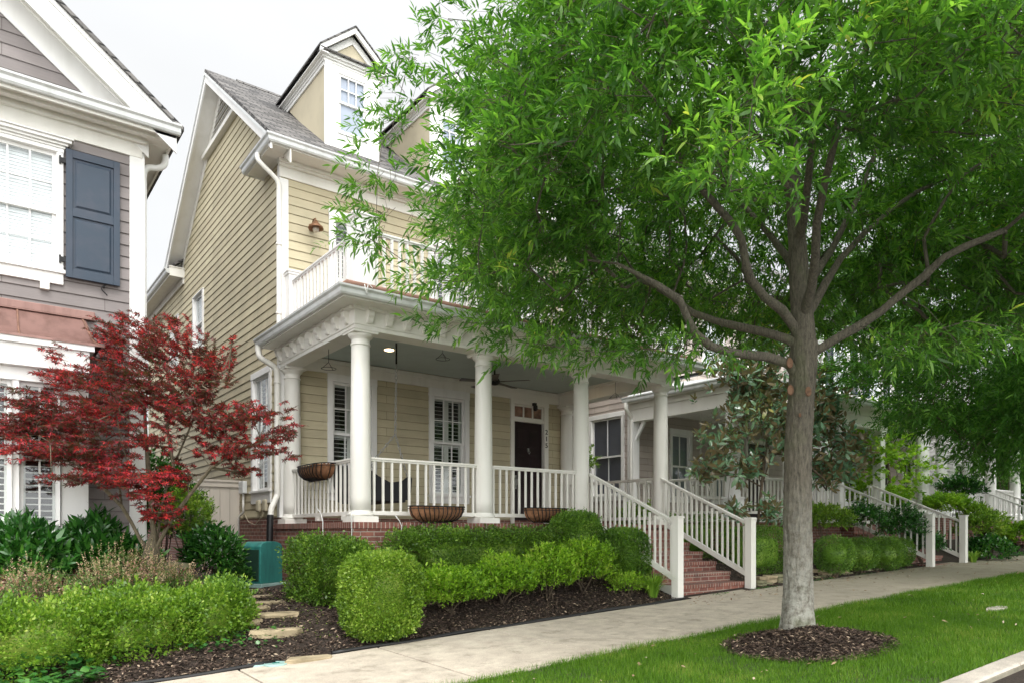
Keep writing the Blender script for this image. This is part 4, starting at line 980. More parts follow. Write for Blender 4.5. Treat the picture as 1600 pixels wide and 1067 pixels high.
railing(h1, (0, .14), (0, WY-.27), RT1, RT1, RB1, RB1, 16, blocks=(.15, .55)); railing(h1, (6.42, .14), (6.42, WY-.27), RT1, RT1, RB1, RB1, 14)
nw = [(4.385, -2.12), (6.29, -2.12)]
for (nx, ny), c, lab in zip(nw, (4.28+.05, 6.40-.06), ('left', 'right')):
    gzz = gl(nx, ny)-.03
    mb = MB(); mb.box(nx-.068, nx+.068, ny-.068, ny+.068, gzz, 1.82); mb.box(nx-.082, nx+.082, ny-.082, ny+.082, 1.82, 1.845); mb.box(nx-.074, nx+.074, ny-.074, ny+.074, 1.845, 1.858); mb.build('newel_post', M['cream'], h1, bevel=.005)
    railing(h1, (nx, -.12), (nx, ny+.068), 2.66, 1.79, 2.66-.80, 1.79-.86, 17, both=.10, name='stair_railing')
# balcony
BZ = 5.0
def post(px_, py_, w, z0, z1, par=h1):
    mb = MB(); mb.box(px_-w, px_+w, py_-w, py_+w, z0, z1); mb.box(px_-w-.012, px_+w+.012, py_-w-.012, py_+w+.012, z0, z0+.12); mb.box(px_-w-.035, px_+w+.035, py_-w-.035, py_+w+.035, z1, z1+.035); mb.box(px_-w-.02, px_+w+.02, py_-w-.02, py_+w+.02, z1-.04, z1)
    return mb.build('balcony_post', M['white'], par, bevel=.006)
for x in (.04, 2.15, 4.28, 6.36): post(x, .08, .155, BZ, 6.13)
post(.04, WY-.12, .10, BZ, 6.12); post(6.36, WY-.12, .10, BZ, 6.12)
for a, b in ((.19, 1.99), (2.31, 4.12), (4.44, 6.2)): railing(h1, (a, .02), (b, .02), 5.98, 5.98, 5.17, 5.17, 14, 'white', bw=.036)
railing(h1, (.02, .23), (.02, WY-.22), 5.98, 5.98, 5.17, 5.17, 17, 'white', bw=.036)
# downspouts
downspout(h1, [(-.53, 2.95, 8.10), (-.53, 2.93, 8.0), (-.45, 2.90, 7.90), (-.30, 2.88, 7.78), (-.20, 2.87, 7.66), (-.19, 2.87, 7.4), (-.19, 2.87, 6), (-.19, 2.87, 5.06)], bands=(6.6, 5.4))
downspout(h1, [(-.53, 2.92, 4.80), (-.53, 2.91, 4.72), (-.50, 2.89, 4.60), (-.36, 2.88, 4.52), (-.24, 2.88, 4.43), (-.215, 2.88, 4.2), (-.215, 2.88, 3.0), (-.215, 2.88, 2.32), (-.23, 2.87, 2.22), (-.33, 2.82, 2.03), (-.36, 2.80, 1.88)], r=.05, bands=(3.3, 4.2))
downspout(h1, [(-.36, 2.80, 1.90), (-.37, 2.79, 1.75), (-.38, 2.78, 1.5), (-.40, 2.77, 1.2), (-.40, 2.77, .8)], r=.056, name='drain_boot', mt='black')
# meter, conduit, outlets, cable
mb = MB(); mb.box(-.24, WX-.02, 4.78, 5.05, 2.36, 2.60); mb.build('meter_box', M['gutter'], h1, bevel=.012)
mb = MB(); mb.tube([(-.19, 4.9, 2.36), (-.19, 4.9, 2.0), (-.19, 5.02, 1.96), (-.22, 5.1, 1.9), (-.22, 5.1, .8)], .022, 8); mb.build('conduit', M['cream'], h1)
for yy in (3.62, 3.98):
    mb = MB(); mb.box(-.22, WX-.02, yy-.09, yy+.09, 1.98, 2.20); mb.build('outlet_cover', M['stucco'], h1, bevel=.03)
mb = MB(); mb.tube([(-.17, 3.7, 2.0), (-.18, 3.9, 1.86), (-.18, 4.2, 1.74), (-.18, 4.6, 1.80), (-.18, 4.88, 1.98)], .006, 5); mb.build('cable', M['stucco'], h1)
for pts in ([(-.30, .9, 1.98), (-.27, .8, 1.88), (-.26, .75, 1.76), (-.26, .74, 1.2)], [(-.25, -.26, 1.90), (-.28, -.3, 1.84), (-.26, -.27, 1.74), (-.255, -.262, 1.1)], [(.42, -.27, 1.84), (.48, -.27, 1.77), (.52, -.26, 1.70), (.52, -.26, 1.1)], [(4.16, -.28, 1.9), (4.17, -.27, 1.7), (4.17, -.26, 1.0)], [(1.5, -.26, 1.7), (1.5, -.26, 1.0)]):
    mb = MB(); mb.tube(pts, .008, 5); mb.build('cable', M['wirew'], h1)
for x in (-.2, 1.55): 
    mb = MB(); mb.tube([(x-.05,-.66,4.93),(x-.04,-.67,4.84),(x-.02,-.655,4.80),(x,-.66,4.93),(x+.03,-.60,4.98),(x+.06,-.67,4.9)], .006, 5); mb.build('gutter_cable', M['wirew'], h1)
# recessed lamps
for (x, y, lab) in ((1.28, 1.59, ''), (5.68, 1.65, '')):
    mb = MB(); mb.lathe(x, y, [(.11, 4.733), (.11, 4.746), (.078, 4.746), (.078, 4.733)], 24); r_ = mb.build('ceiling_light', M['cream'], h1); mb = MB(); mb.lathe(x, y, [(.074, 4.726), (.074, 4.7335)], 24); mb.build('lamp', M['lamp'], r_)
# ================================================================== THINGS ON HOUSE 1
th = empty('wall_lantern', (.40, WY-.02, 6.95), 'rust coloured barn style wall lamp on the upper wall left of the balcony door', 'wall lamp')
lx, ly, lz = .42, WY-.02, 7.06
mb = MB(); mb.tube([(lx, ly, lz), (lx, ly-.10, lz+.12), (lx, ly-.20, lz+.10), (lx, ly-.21, lz+.02)], .012, 8); mb.lathe(lx, ly-.012, [(.045, lz-.05), (.05, lz), (.045, lz+.05)], 16); mb.build('arm', M['rust'], th)
mb = MB(); mb.lathe(lx, ly-.21, [(.03, lz+.06), (.045, lz+.03), (.07, lz), (.125, lz-.05), (.135, lz-.085), (.128, lz-.085), (.11, lz-.05), (.05, lz-.01)], 24); mb.build('shade', M['rust'], th)
mb = MB(); mb.lathe(lx, ly-.21, [(.045, lz-.04), (.055, lz-.09), (.048, lz-.135), (.02, lz-.15)], 16); mb.build('glass_globe', flat('frosted_globe', (.55,.50,.42), .3), th)
# porch swing: wicker bench hung on chains, facing along the porch
sw = empty('porch_swing', (.95, 1.75, 2.05), 'dark wicker porch swing hanging on chains behind the front railing', 'porch swing')
mb = MB(); y0s, y1s = 1.10, 2.40; xs0, xs1 = .72, 1.34
mb.box(xs0, xs1, y0s, y1s, 2.10, 2.17); seat = mb.build('seat', M['wicker'], sw, bevel=.02)
mb = MB(); mb.hexa([(xs0-.03,y0s,2.12),(xs0+.05,y0s,2.12),(xs0+.05,y1s,2.12),(xs0-.03,y1s,2.12)], [(xs0-.20,y0s,2.72),(xs0-.14,y0s,2.72),(xs0-.14,y1s,2.72),(xs0-.20,y1s,2.72)]); mb.build('backrest', M['wicker'], sw, bevel=.02)
for yy in (y0s, y1s-.04):
    mb = MB(); pts = [(xs0-.16, 2.70), (xs0+.12, 2.52), (xs0+.34, 2.42), (xs1-.06, 2.46), (xs1+.08, 2.56), (xs1+.12, 2.50), (xs1+.10, 2.28), (xs1+.04, 2.14), (xs0, 2.14)]
    mb.prism(pts[::-1], 'y', yy, yy+.04); mb.build('arm', M['wicker'], sw, bevel=.01)
def chain(par, a, b, mt='steel', pitch=.065, r=.019, w=.0065):
    a, b = Vector(a), Vector(b); L = (b-a).length; n = max(2, int(L/pitch)); d = (b-a)/n; mb = MB()
    t = d.normalized(); u = t.cross(Vector((0,1,0))) if abs(t.y) < .9 else t.cross(Vector((1,0,0))); u.normalize(); v = t.cross(u)
    for i in range(n):
        c = a+d*(i+.5); s_ = u if i % 2 else v
        pts = [c+t*(pitch*.62*math.cos(q))+s_*(r*math.sin(q)) for q in [2*PI*k/8 for k in range(9)]]
        mb.tube(pts, w, 4, cap=False)
    return mb.build('chain', M[mt], par)
for yy in (1.16, 2.34):
    chain(sw, (1.19, yy, 4.40), (1.17, yy, 3.23)); chain(sw, (1.17, yy, 3.23), (.72, yy, 2.70)); chain(sw, (1.17, yy, 3.23), (1.40, yy, 2.52))
    mb = MB(); mb.tube([(1.19, yy, 4.74), (1.19, yy, 4.40)], .016, 8); mb.build('hanger_rod', M['iron'], sw)
# ceiling fan
fn = empty('ceiling_fan', (3.45, 1.5, 4.40), 'dark bladed ceiling fan under the blue porch ceiling behind the second column', 'ceiling fan')
mb = MB(); mb.lathe(3.45, 1.5, [(.05, 4.743), (.06, 4.71), (.018, 4.68), (.018, 4.52), (.08, 4.50), (.10, 4.46), (.10, 4.42), (.06, 4.39), (.02, 4.38)], 24); mb.build('motor', M['iron'], fn)
for k in range(5):
    q = .35+k*2*PI/5; ca, sa = math.cos(q), math.sin(q); mb = MB(lambda x, y, z, ca=ca, sa=sa: (3.45+x*ca-y*sa, 1.5+x*sa+y*ca, z))
    mb.hexa([(.14,-.05,4.435),(.68,-.07,4.425),(.68,.07,4.445),(.14,.05,4.445)], [(.14,-.05,4.443),(.68,-.07,4.433),(.68,.07,4.453),(.14,.05,4.453)]); mb.box(.08, .2, -.02, .02, 4.436, 4.446); mb.build('blade', M['door'], fn)
# plant hooks with empty hangers
for (x, y, z, lab) in ((.35, -.0, 4.46, 'empty wire plant hanger under the beam left of the corner column'), (1.72, .55, 4.74, 'empty wire plant hanger under the porch ceiling right of the swing chain'), (5.35, .2, 4.46, 'empty wire plant hanger over the porch steps')):
    if x == .35: x, y = 0, 1.15
    h = empty('plant_hanger', (x, y, z-.3), lab, 'plant hanger', 'empty plant hangers under the porch roof'); mb = MB()
    mb.tube([(x, y, z), (x, y, z-.20)], .004, 5)
    for q in (0, 2.1, 4.2): mb.tube([(x, y, z-.20), (x+.11*math.cos(q+.5), y+.11*math.sin(q+.5), z-.30)], .004, 5)
    mb.build('wires', M['iron'], h)
    mb = MB(); mb.tube([(x+.115*math.cos(k*.4), y+.115*math.sin(k*.4), z-.30) for k in range(17)], .004, 5, cap=False); mb.build('ring', M['iron'], h)
# trough planters
def trough(x, y, z, rot, w, label, d=.21, h=.235):
    ca, sa = math.cos(rot), math.sin(rot); T_ = lambda a, b, c: (x+a*ca-b*sa, y+a*sa+b*ca, z+c)
    th = empty('trough_planter', (x, y, z), label, 'planter', 'wire troughs with coconut liners on the porch rail')
    mb = MB(T_); n = 20; hw = w/2
    rim = [(hw*math.copysign(abs(math.cos(PI*k/n))**.55, math.cos(PI*k/n)), -d*abs(math.sin(PI*k/n))**.6, 0) for k in range(n+1)]
    mb.tube(rim, .009, 6); mb.tube([(-hw, 0, 0), (hw, 0, 0)], .009, 6); mb.tube([(a, b, -.035) for a, b, c in rim], .005, 5)
    mb.tube([(p[0]*.54, p[1]*.45, -h) for p in rim], .006, 5)
    for k in range(13):
        a = -hw*.98+k*(w*.98)/12; fa = (1-(abs(a)/hw)**3.2)**.5 if abs(a) < hw else 0; b = -d*max(.12, fa)
        mb.tube([(a, b-.008, .0), (a*.99, b*1.05-.010, -.07), (a*.91, b*.97-.012, -.14), (a*.76, b*.74-.012, -.20), (a*.54, b*.28, -h)], .0075, 5)
    mb.build('wire_frame', M['iron'], th)
    ml = MB(T_); rows = 7; vs = []; m = 24
    for r in range(rows+1):
        t = r/rows; zz = -.012 - (h-.03)*t; f = math.sqrt(max(0, 1-(t*.97)**2.6)); fx = .52+.46*f
        for k in range(m+1):
            q = PI*k/m; cx_, sx_ = math.cos(q), math.sin(q)
            vs.append((hw*.97*fx*math.copysign(abs(cx_)**.6, cx_), -d*.95*max(.05, f)*abs(sx_)**.65 + random.uniform(-.004, .004), zz + (random.uniform(-.012, .016) if r == 0 else 0)))
    fs = [(r*(m+1)+k, r*(m+1)+k+1, (r+1)*(m+1)+k+1, (r+1)*(m+1)+k) for r in range(rows) for k in range(m)]
    ml.add(vs, fs, True); b = len(vs)
    ml.add([(-hw*.94,-.004,-.012),(hw*.94,-.004,-.012),(hw*.5,-.004,-h),(-hw*.5,-.004,-h)], [(0,1,2,3)])
    ml.add([vs[k] for k in range(m+1)], [tuple(range(m+1))]) 
    ml.build('coconut_liner', M['coco'], th)
trough(-.045, 1.37, 2.655, -PI/2, 1.18, 'coconut lined wire trough on the side railing near the downspout', d=.24, h=.24)
trough(1.10, -.25, 1.985, 0, .94, 'coconut lined wire trough at the porch edge between first and second front columns')
trough(3.22, -.25, 2.0, 0, .90, 'coconut lined wire trough at the porch edge between second and third front columns')
# gate between the houses
gt = empty('side_gate', (-.55, 5.3, 1.0), 'beige vertical board gate between the tan house and the grey house', 'gate')
mb = MB(Tfront(5.3)); 
for i in range(4): mb.box(-.90+i*.19, -.90+(i+1)*.19-.006, 0, .025, .95, 2.50)
mb.build('boards', M['gate'], gt); mb = MB(Tfront(5.3)); mb.box(-.93, -.14, -.03, .0, 2.50, 2.60); mb.box(-.95, -.14, -.05, .03, 2.60, 2.64); mb.box(-.14, -.135, -.02, .03, .95, 2.5); mb.build('top_rail', M['gate'], gt)
mb = MB(Tfront(5.3)); mb.box(-1.03, -.93, -.05, .06, .95, 2.60); mb.build('post', M['gate'], gt)
mb = MB(Tfront(5.3)); mb.box(-.95, -.90, -.06, -.03, 1.70, 1.82); mb.build('hinge', M['iron'], gt)
# teal utility cabinet
uc = empty('utility_cabinet', (-.78, 1.95, .78), 'dark green and teal metal utility cabinet on the ground below the brick corner', 'utility cabinet')
ca, sa = math.cos(.52), math.sin(.52); TU = lambda x, y, z: (-.78+x*ca-y*sa, 1.95+x*sa+y*ca, z)
pr = [(-.25, .80), (.25, .80), (.25, 1.38), (.20, 1.43), (.1, 1.455), (-.1, 1.455), (-.20, 1.43), (-.25, 1.38)]
mb = MB(TU); mb.prism([(a, b) for a, b in pr], 'y', -.20, .20); mb.build('cabinet', M['teal'], uc, bevel=.012)
mb = MB(TU); mb.box(-.28, .28, -.24, .24, .72, .80); mb.build('base', M['cap'], uc, bevel=.006)
mb = MB(TU); mb.box(-.262, -.2505, -.17, .17, .84, 1.33); mb.build('door', flat('dark_green_panel', (.02,.05,.035), .35), uc, bevel=.004)
# ================================================================== LEFT HOUSE (grey)
LX = -2.6; LY = 1.40; LL = -9.0
gh = empty('grey_house', (-5.5, LY, .9), 'grey clapboard house at the left edge with navy shutter and copper roofed bay', 'house')
uw = (-4.64, -3.60, 4.98, 6.50); u2 = (-7.6, -6.56, 4.98, 6.50)
siding(Tfront(LY), LL, LX, 1.30, 6.72, [uw, u2, (-6.9, -3.3, 1.30, 4.0)]).build('wall', M['grey'], gh)
siding(Tright(LX), LY, 11.0, 1.30, 6.9, []).build('wall', M['grey'], gh)
mb = MB(); mb.box(LL, LX-.05, LY+.7, LY+.72, 1, 7); mb.box(LL, LL+.02, LY, 11, 1, 8); mb.box(LL, LX-.02, 10.9, 10.92, 1, 8); mb.build('inner_wall', M['dark'], gh)
mb = MB(); mb.box(LX-.155, LX+.03, LY-.03, LY, 1.27, 6.74); mb.box(LX, LX+.03, LY, LY+.13, 1.27, 6.9); mb.build('corner_board', M['white'], gh, bevel=.004)
mb = MB(); mb.box(LL, LX, LY-.04, LY, 6.72, 6.98); mb.box(LL, LX+.04, LY-.10, LY, 6.90, 6.98); mb.box(LX, LX+.05, LY, 11, 6.8, 6.98); mb.build('frieze_board', M['cream'], gh, bevel=.004)
# cornice
mb = MB(); mb.box(LL, -2.24, 1.03, LY, 6.98, 7.0); mb.box(LX, -2.24, LY, 11, 6.98, 7.0); mb.box(LL, -2.24, 1.0, 1.03, 6.95, 7.12); mb.box(-2.27, -2.24, 1.03, 11, 6.95, 7.12); mb.box(LL, LX+.2, 1.12, 1.2, 6.94, 6.98); mb.build('soffit', M['cream'], gh, bevel=.003)
mb = MB(); mb.hexa([(LL,1.0,7.10),(-2.24,1.0,7.10),(-2.24,LY,7.10),(LL,LY,7.10)], [(LL,1.0,7.13),(-2.24,1.0,7.13),(-2.24,LY,7.20),(LL,LY,7.20)]); mb.build('pent_roof', M['gutter'], gh)
gutter([(LL, 1.0), (-2.20, 1.0)], 6.99, .125).build('gutter', M['gutter'], gh)
# front gable
GS = .775; GXR = -2.22; GPX = -6.0
gzf = lambda x: 7.10 + (GXR - x)*GS
siding(Tfront(LY), 0, 0, 7.15, 9.9, [], x0f=lambda z: GPX-(gzf(GPX)-.25-z)/GS, x1f=lambda z: GPX+(gzf(GPX)-.25-z)/GS).build('gable_wall', M['grey'], gh)
def grake(xa, xb, o0, o1, y0, y1, mt, name, par=gh):
    """band along the right rake between offsets o0,o1 below the roof line"""
    mb = MB()
    for sg in (1, -1):
        A = (xa if sg > 0 else 2*GPX-xa); B = GPX
        pa, pb = gzf(xa), gzf(GPX)
        lo = [(A,y0,pa-o1),(B,y0,pb-o1),(B,y1,pb-o1),(A,y1,pa-o1)]; hi = [(A,y0,pa-o0),(B,y0,pb-o0),(B,y1,pb-o0),(A,y1,pa-o0)]
        if sg > 0: lo = [lo[1],lo[0],lo[3],lo[2]]; hi = [hi[1],hi[0],hi[3],hi[2]]
        mb.hexa(lo, hi)
    return mb.build(name, M[mt], par, bevel=.003)
grake(GXR, 0, 0, .07, .98, 1.02, 'white', 'rake_mould'); grake(GXR-.02, 0, .07, .36, 1.0, 1.03, 'white', 'rake_board'); grake(GXR-.02, 0, .05, .07, 1.03, LY+.2, 'cream', 'rake_soffit'); grake(GXR-.3, 0, .07, .58, LY-.045, LY-.02, 'white', 'gable_frieze'); grake(GXR-.25, 0, .07, .22, LY-.09, LY-.046, 'cream', 'gable_mould')
mb = MB()
for sg in (1, -1):
    xe = GXR+.06 if sg > 0 else 2*GPX-GXR-.06; ze = 7.10-.045; zp = gzf(GPX)
    q = [(GPX,.94,zp),(xe,.94,ze),(xe,11,ze),(GPX,11,zp)] if sg > 0 else [(xe,.94,ze),(GPX,.94,zp),(GPX,11,zp),(xe,11,ze)]
    mb.hexa([(a,b,c) for a,b,c in q], [(a,b,c+.055) for a,b,c in q])
mb.build('roof', M['shingle'], gh)
# upper windows
w = window(gh, Tfront(LY), *uw, up=(4,2), low=(4,2), mid=5.74, trim=.075, head=.05, sill=.14, fill='blind', hood=True, label='upper window with moulded hood and white blind beside the navy shutter')
window(gh, Tfront(LY), *u2, up=(4,2), low=(4,2), mid=5.74, trim=.075, head=.05, sill=.14, fill='blind', hood=True, label='upper window beyond the left edge')
mb = MB(Tfront(LY)); mb.box(-3.78, -3.68, -.07, 0, 4.70, 4.80); mb.box(-4.6, -4.5, -.07, 0, 4.70, 4.80); mb.build('sill_block', M['cream'], w)
sh = MB(Tfront(LY)); a, b, c, d = -3.50, -2.88, 4.90, 6.56
y0, y1 = -.085, -.045
sh.box(a, a+.075, y0, y1, c, d); sh.box(b-.075, b, y0, y1, c, d); sh.box(a+.075, b-.075, y0, y1, c, c+.11); sh.box(a+.075, b-.075, y0, y1, d-.10, d); sh.box(a+.075, b-.075, y0, y1, 5.70, 5.80)
for (za, zb) in ((c+.11, 5.70), (5.80, d-.10)):
    sh.box(a+.075, b-.075, -.064, -.055, za, zb); sh.hexa([(a+.10,-.064,za+.025),(b-.10,-.064,za+.025),(b-.10,-.064,zb-.025),(a+.10,-.064,zb-.025)][::-1], [(a+.125,-.080,za+.05),(b-.125,-.080,za+.05),(b-.125,-.080,zb-.05),(a+.125,-.080,zb-.05)][::-1])
s_ = sh.build('shutter', M['navy'], gh, bevel=.003)
for z in (5.12, 6.40):
    mb = MB(Tfront(LY)); mb.box(-3.57, -3.50, -.075, -.05, z-.03, z+.03); mb.box(-3.575, -3.555, -.08, -.05, z-.05, z+.05); mb.build('hinge', M['iron'], s_)
mb = MB(Tfront(LY)); pts = []
for k in range(22):
    t = k/21; pts.append((-3.06+.035*math.sin(t*2*PI*1.15+.2)*(1 if t < .5 else 1), -.06-.05*0, 4.97-.22*t))
mb.tube(pts, .008, 6); mb.tube([(-3.06, 0, 4.86), (-3.06, -.06, 4.86)], .009, 6); mb.build('shutter_dog', M['iron'], s_)
# bay
BY = .95; bx1 = -3.29; bx0 = -6.9
wl = []; x = -3.60
mb = MB(); mb.box(bx0, bx1, BY-.12, LY, 3.60, 3.92); mb.box(bx0, bx1+.05, BY-.16, LY, 3.86, 3.95); mb.box(bx0, bx1+.02, BY-.02, LY, 3.44, 3.60); mb.box(bx0, bx1, BY, LY, 1.3, 1.62); mb.box(bx0, bx1+.03, BY-.06, LY, 1.60, 1.665)
mb.box(-3.585, bx1, BY, BY+.1, 1.665, 3.44); mb.box(bx1-.03, bx1, BY+.1, LY, 1.665, 3.44)
sws = []
while x > bx0+.3:
    sws.append((x-.42, x)); x -= .42; mb.box(x-.075, x, BY, BY+.1, 1.665, 3.44); x -= .075
bay = mb.build('bay', M['white'], gh, bevel=.004)
for a, b in sws[:5]:
    window(gh, Tfront(BY+.005), a, b, 1.68, 3.43, up=(2,1), low=None, trim=0.001, head=.001, sill=0, fill='louver', stile=False)
mb = MB(); n = 10; vs = []
prof = [(LY-.02, 4.42), (LY-.10, 4.34), (LY-.20, 4.22), (LY-.30, 4.11), (LY-.42, 4.02), (LY-.60, 3.955)]
for x_, dx in ((bx0, 0), (bx1-.02, 1)):
    for (y, z) in prof: vs.append((x_ + (dx*(.0+.16*((LY-y)/.6)**.8)), y, z))
k = len(prof); fs = [(i, i+1, k+i+1, k+i) for i in range(k-1)]; mb.add(vs, fs, True)
vs = [(vs[k+i][0], y, z) for i, (y, z) in enumerate(prof)] + [(bx1-.02, LY, 4.42)] + [(vs[k+i][0], LY, z) for i, (y, z) in enumerate(prof)]
# right hip: curved face returning to the wall
hs = [(vs[i][0], prof[i][0], prof[i][1]) for i in range(k)]; he = [(vs[i][0]+.0, LY, prof[i][1]) for i in range(k)]
mb.add(hs+he, [(i, i+1, k+i+1, k+i) for i in range(k-1)], True)
cr = mb.build('copper_roof', M['copper'], gh)
mb = MB(); mb.box(bx0, -3.17, LY-.07, LY-.0, 4.40, 4.50); mb.box(bx0, -3.17, LY-.085, LY-.0, 4.385, 4.40); mb.build('copper_flashing', M['copper'], cr, bevel=.01)
for x_ in (-3.34, -4.02, -4.7, -5.4, -6.1):
    mb = MB(); mb.tube([(x_+(.16*((LY-y)/.6)**.8 if x_ > -3.4 else .0), y-.004, z+.006) for y, z in prof], .012, 5); mb.build('standing_seam', M['membrane'], cr)
mb = MB(); mb.box(bx0, bx1+.16, LY-.625, LY-.60, 3.93, 3.96); mb.build('drip_edge', M['copper'], cr)
downspout(gh, [(-2.27, 1.55, 6.95), (-2.28, 1.55, 6.82), (-2.36, 1.55, 6.74), (-2.50, 1.56, 6.70), (-2.55, 1.56, 6.58), (-2.55, 1.56, 6.2), (-2.55, 1.56, 4), (-2.55, 1.56, 1.5), (-2.50, 1.53, 1.34)], mt='white')
mb = MB(); mb.box(LL, LX+.03, LY-.02, 11, .3, 1.21); mb.build('foundation', M['brick'], gh)
mb = MB(); mb.box(LL, LX+.10, LY-.10, LY+.4, 1.21, 1.27); mb.build('foundation_ledge', M['stoneg'], gh)
mb = MB(); mb.box(-3.2, -2.2, .6, LY-.02, .5, 1.13); bs = mb.build('brick_stoop', M['brick'], gh); mb = MB(); mb.box(-3.22, -2.18, .58, LY-.02, 1.13, 1.19); mb.build('stoop_cap', M['stoneg'], bs)
# ================================================================== HOUSE 2 (taupe)
AX = 8.6; AY = 2.85; AR = 15.1; AF = -.10; F2 = 1.90
h2 = empty('taupe_house', (11.8, AY, 1.2), 'taupe clapboard house next door on the right with square porch posts', 'house')
sw2 = (3.20, 4.28, 2.55, 4.52); fw = [(10.05, 10.75, 2.5, 4.15), (11.75, 12.75, 2.5, 4.15), (13.3, 14.2, 1.95, 4.15)]
uw2 = [(9.6, 10.4, 6.0, 7.5), (11.35, 12.1, 6.0, 7.5), (13.3, 14.1, 6.0, 7.5)]
siding(Tright(AX-.0) if False else Tleft(AX), -13, -AY, 1.95, 8.3, [(-sw2[1], -sw2[0], sw2[2], sw2[3])]).build('wall', M['taupe'], h2)
siding(Tfront(AY), AX, AR, 1.95, 8.2, fw+uw2).build('wall', M['taupe'], h2)
mb = MB(); mb.box(AR-.02, AR, AY, 13, 1, 8.4); mb.box(AX+.7, AR-.7, AY+.7, AY+.72, 1, 8.3); mb.box(AX+.7, AX+.72, AY+.7, 12.9, 1, 8.3); mb.build('wall', M['taupe'], h2)
mb = MB(); mb.box(AX-.03, AX+.14, AY-.03, AY, 1.95, 8.2); mb.box(AX-.03, AX, AY, AY+.14, 1.95, 8.2); mb.build('corner_board', M['white'], h2, bevel=.004)
mb = MB(Tleft(AX)); mb.box(-13, -AY, -.03, .1, .5, 1.95); mb.build('foundation', M['brick'], h2)
window(h2, Tleft(AX), -sw2[1], -sw2[0], sw2[2], sw2[3], up=(2,1), low=(2,1), trim=.10, head=.12, sill=.1, fill='screen', glass='glassd', label='grey screened window on the near side of the taupe house')
for i, q in enumerate(fw[:2]): window(h2, Tfront(AY), *q, up=(2,1), low=(2,1), trim=.09, head=.14, sill=.08, fill='screen', label=('narrow porch window left of the swing chain', 'porch window behind the magnolia')[i])
q = fw[2]; mb = MB(Tfront(AY)); mb.box(q[0], q[1], .03, .06, q[2], q[3]); d2 = mb.build('front_door', M['door'], h2); mb = MB(Tfront(AY)); mb.box(q[0]-.1, q[0], -.04, .05, q[2], q[3]); mb.box(q[1], q[1]+.1, -.04, .05, q[2], q[3]); mb.box(q[0]-.1, q[1]+.1, -.04, .05, q[3], q[3]+.12); mb.build('door_frame', M['cream'], d2)
for i, q in enumerate(uw2): window(h2, Tfront(AY), *q, up=(2,2), low=(2,2), trim=.10, head=.12, sill=.08, fill='blind', label='upper window number %s behind the street tree' % ('one', 'two', 'three')[i])
# roof and cornice
mb = MB(); mb.box(AX-.4, AR+.4, AY-.4, AY, 8.2, 8.38); mb.box(AX-.4, AX, AY, 13, 8.2, 8.38); mb.build('soffit', M['cream'], h2)
mb = MB(); mb.hexa([(AX-.45,AY-.45,8.36),(AR+.45,AY-.45,8.36),(AR+.45,7.9,12.0),(AX-.45,7.9,12.0)], [(AX-.45,AY-.45,8.44),(AR+.45,AY-.45,8.44),(AR+.45,7.9,12.1),(AX-.45,7.9,12.1)]); mb.hexa([(AX-.45,7.91,12.0),(AR+.45,7.91,12.0),(AR+.45,13.3,8.36),(AX-.45,13.3,8.36)], [(AX-.45,7.91,12.1),(AR+.45,7.91,12.1),(AR+.45,13.3,8.44),(AX-.45,13.3,8.44)]); mb.build('roof', M['shingle'], h2)
mb = MB(); mb.prism([(AY, 8.3), (13, 8.3), (7.9, 11.9)], 'x', AX, AX+.02); mb.build('gable_wall', M['taupe'], h2)
# porch
mb = MB(); mb.box(AX-.06, AR, AF-.15, AY, .4, F2-.07); mb.build('porch_base', M['brick'], h2)
mb = MB(); mb.box(AX-.10, AR+.05, AF-.20, AY, F2-.07, F2); mb.build('porch_floor', M['cream'], h2)
PB = 4.30
mb = MB(); mb.box(AX-.10, AR+.1, AF-.10, AF+.12, PB, 4.74); mb.box(AX-.10, AX+.12, AF+.12, AY, PB, 4.74); mb.box(AX-.13, AR+.13, AF-.13, AF-.10, 4.60, 4.74); mb.box(AX-.13, AX-.10, AF-.10, AY, 4.60, 4.74); mb.build('porch_beam', M['cream'], h2, bevel=.004)
mb = MB(); mb.box(AX+.12, AR, AF+.12, AY, 4.60, 4.62); mb.build('porch_ceiling', M['cream'], h2)
mb = MB(); mb.box(AX-.30, AR+.3, AF-.45, AF, 4.74, 4.76); mb.box(AX-.30, AX+.1, AF, AY, 4.74, 4.76); mb.build('porch_soffit', M['cream'], h2)
gutter([(AX-.30, AY), (AX-.30, AF-.45), (AR+.3, AF-.45)], 4.75, .12).build('gutter', M['gutter'], h2)
mb = MB(); mb.hexa([(AX-.30,AF-.45,4.76),(AR+.3,AF-.45,4.76),(AR+.3,AY,4.76),(AX-.30,AY,4.76)], [(AX-.28,AF-.43,4.86),(AR+.28,AF-.43,4.86),(AR,AY,5.20),(AX+.05,AY,5.20)]); mb.build('porch_roof', M['gutter'], h2)
mb = MB(); mb.box(AX+.02, AR, AY-.12, AY-.02, 5.19, 5.26); mb.box(AX+.0, AX+.1, AF+.9, AY-.12, 5.14, 5.20); mb.build('flashing', M['iron'], h2)
for x in (AX+.0, 10.75, 12.85, 14.95):
    mb = MB(); mb.box(x-.12, x+.12, AF-.12+.02, AF+.12+.0, F2, PB); c = mb.build('porch_post', M['white'], h2, bevel=.006)
    mb = MB(); mb.box(x-.16, x+.16, AF-.15, AF+.15, F2, F2+.42); mb.box(x-.18, x+.18, AF-.17, AF+.17, F2+.42, F2+.46); mb.build('post_base', M['white'], c, bevel=.005)
    mb = MB(); mb.box(x-.15, x+.15, AF-.14, AF+.14, PB-.06, PB); mb.build('post_cap', M['white'], c, bevel=.005)
mb = MB(); mb.box(AX-.12, AX+.10, AY-.14, AY-.03, F2, PB); mb.build('pilaster', M['white'], h2)
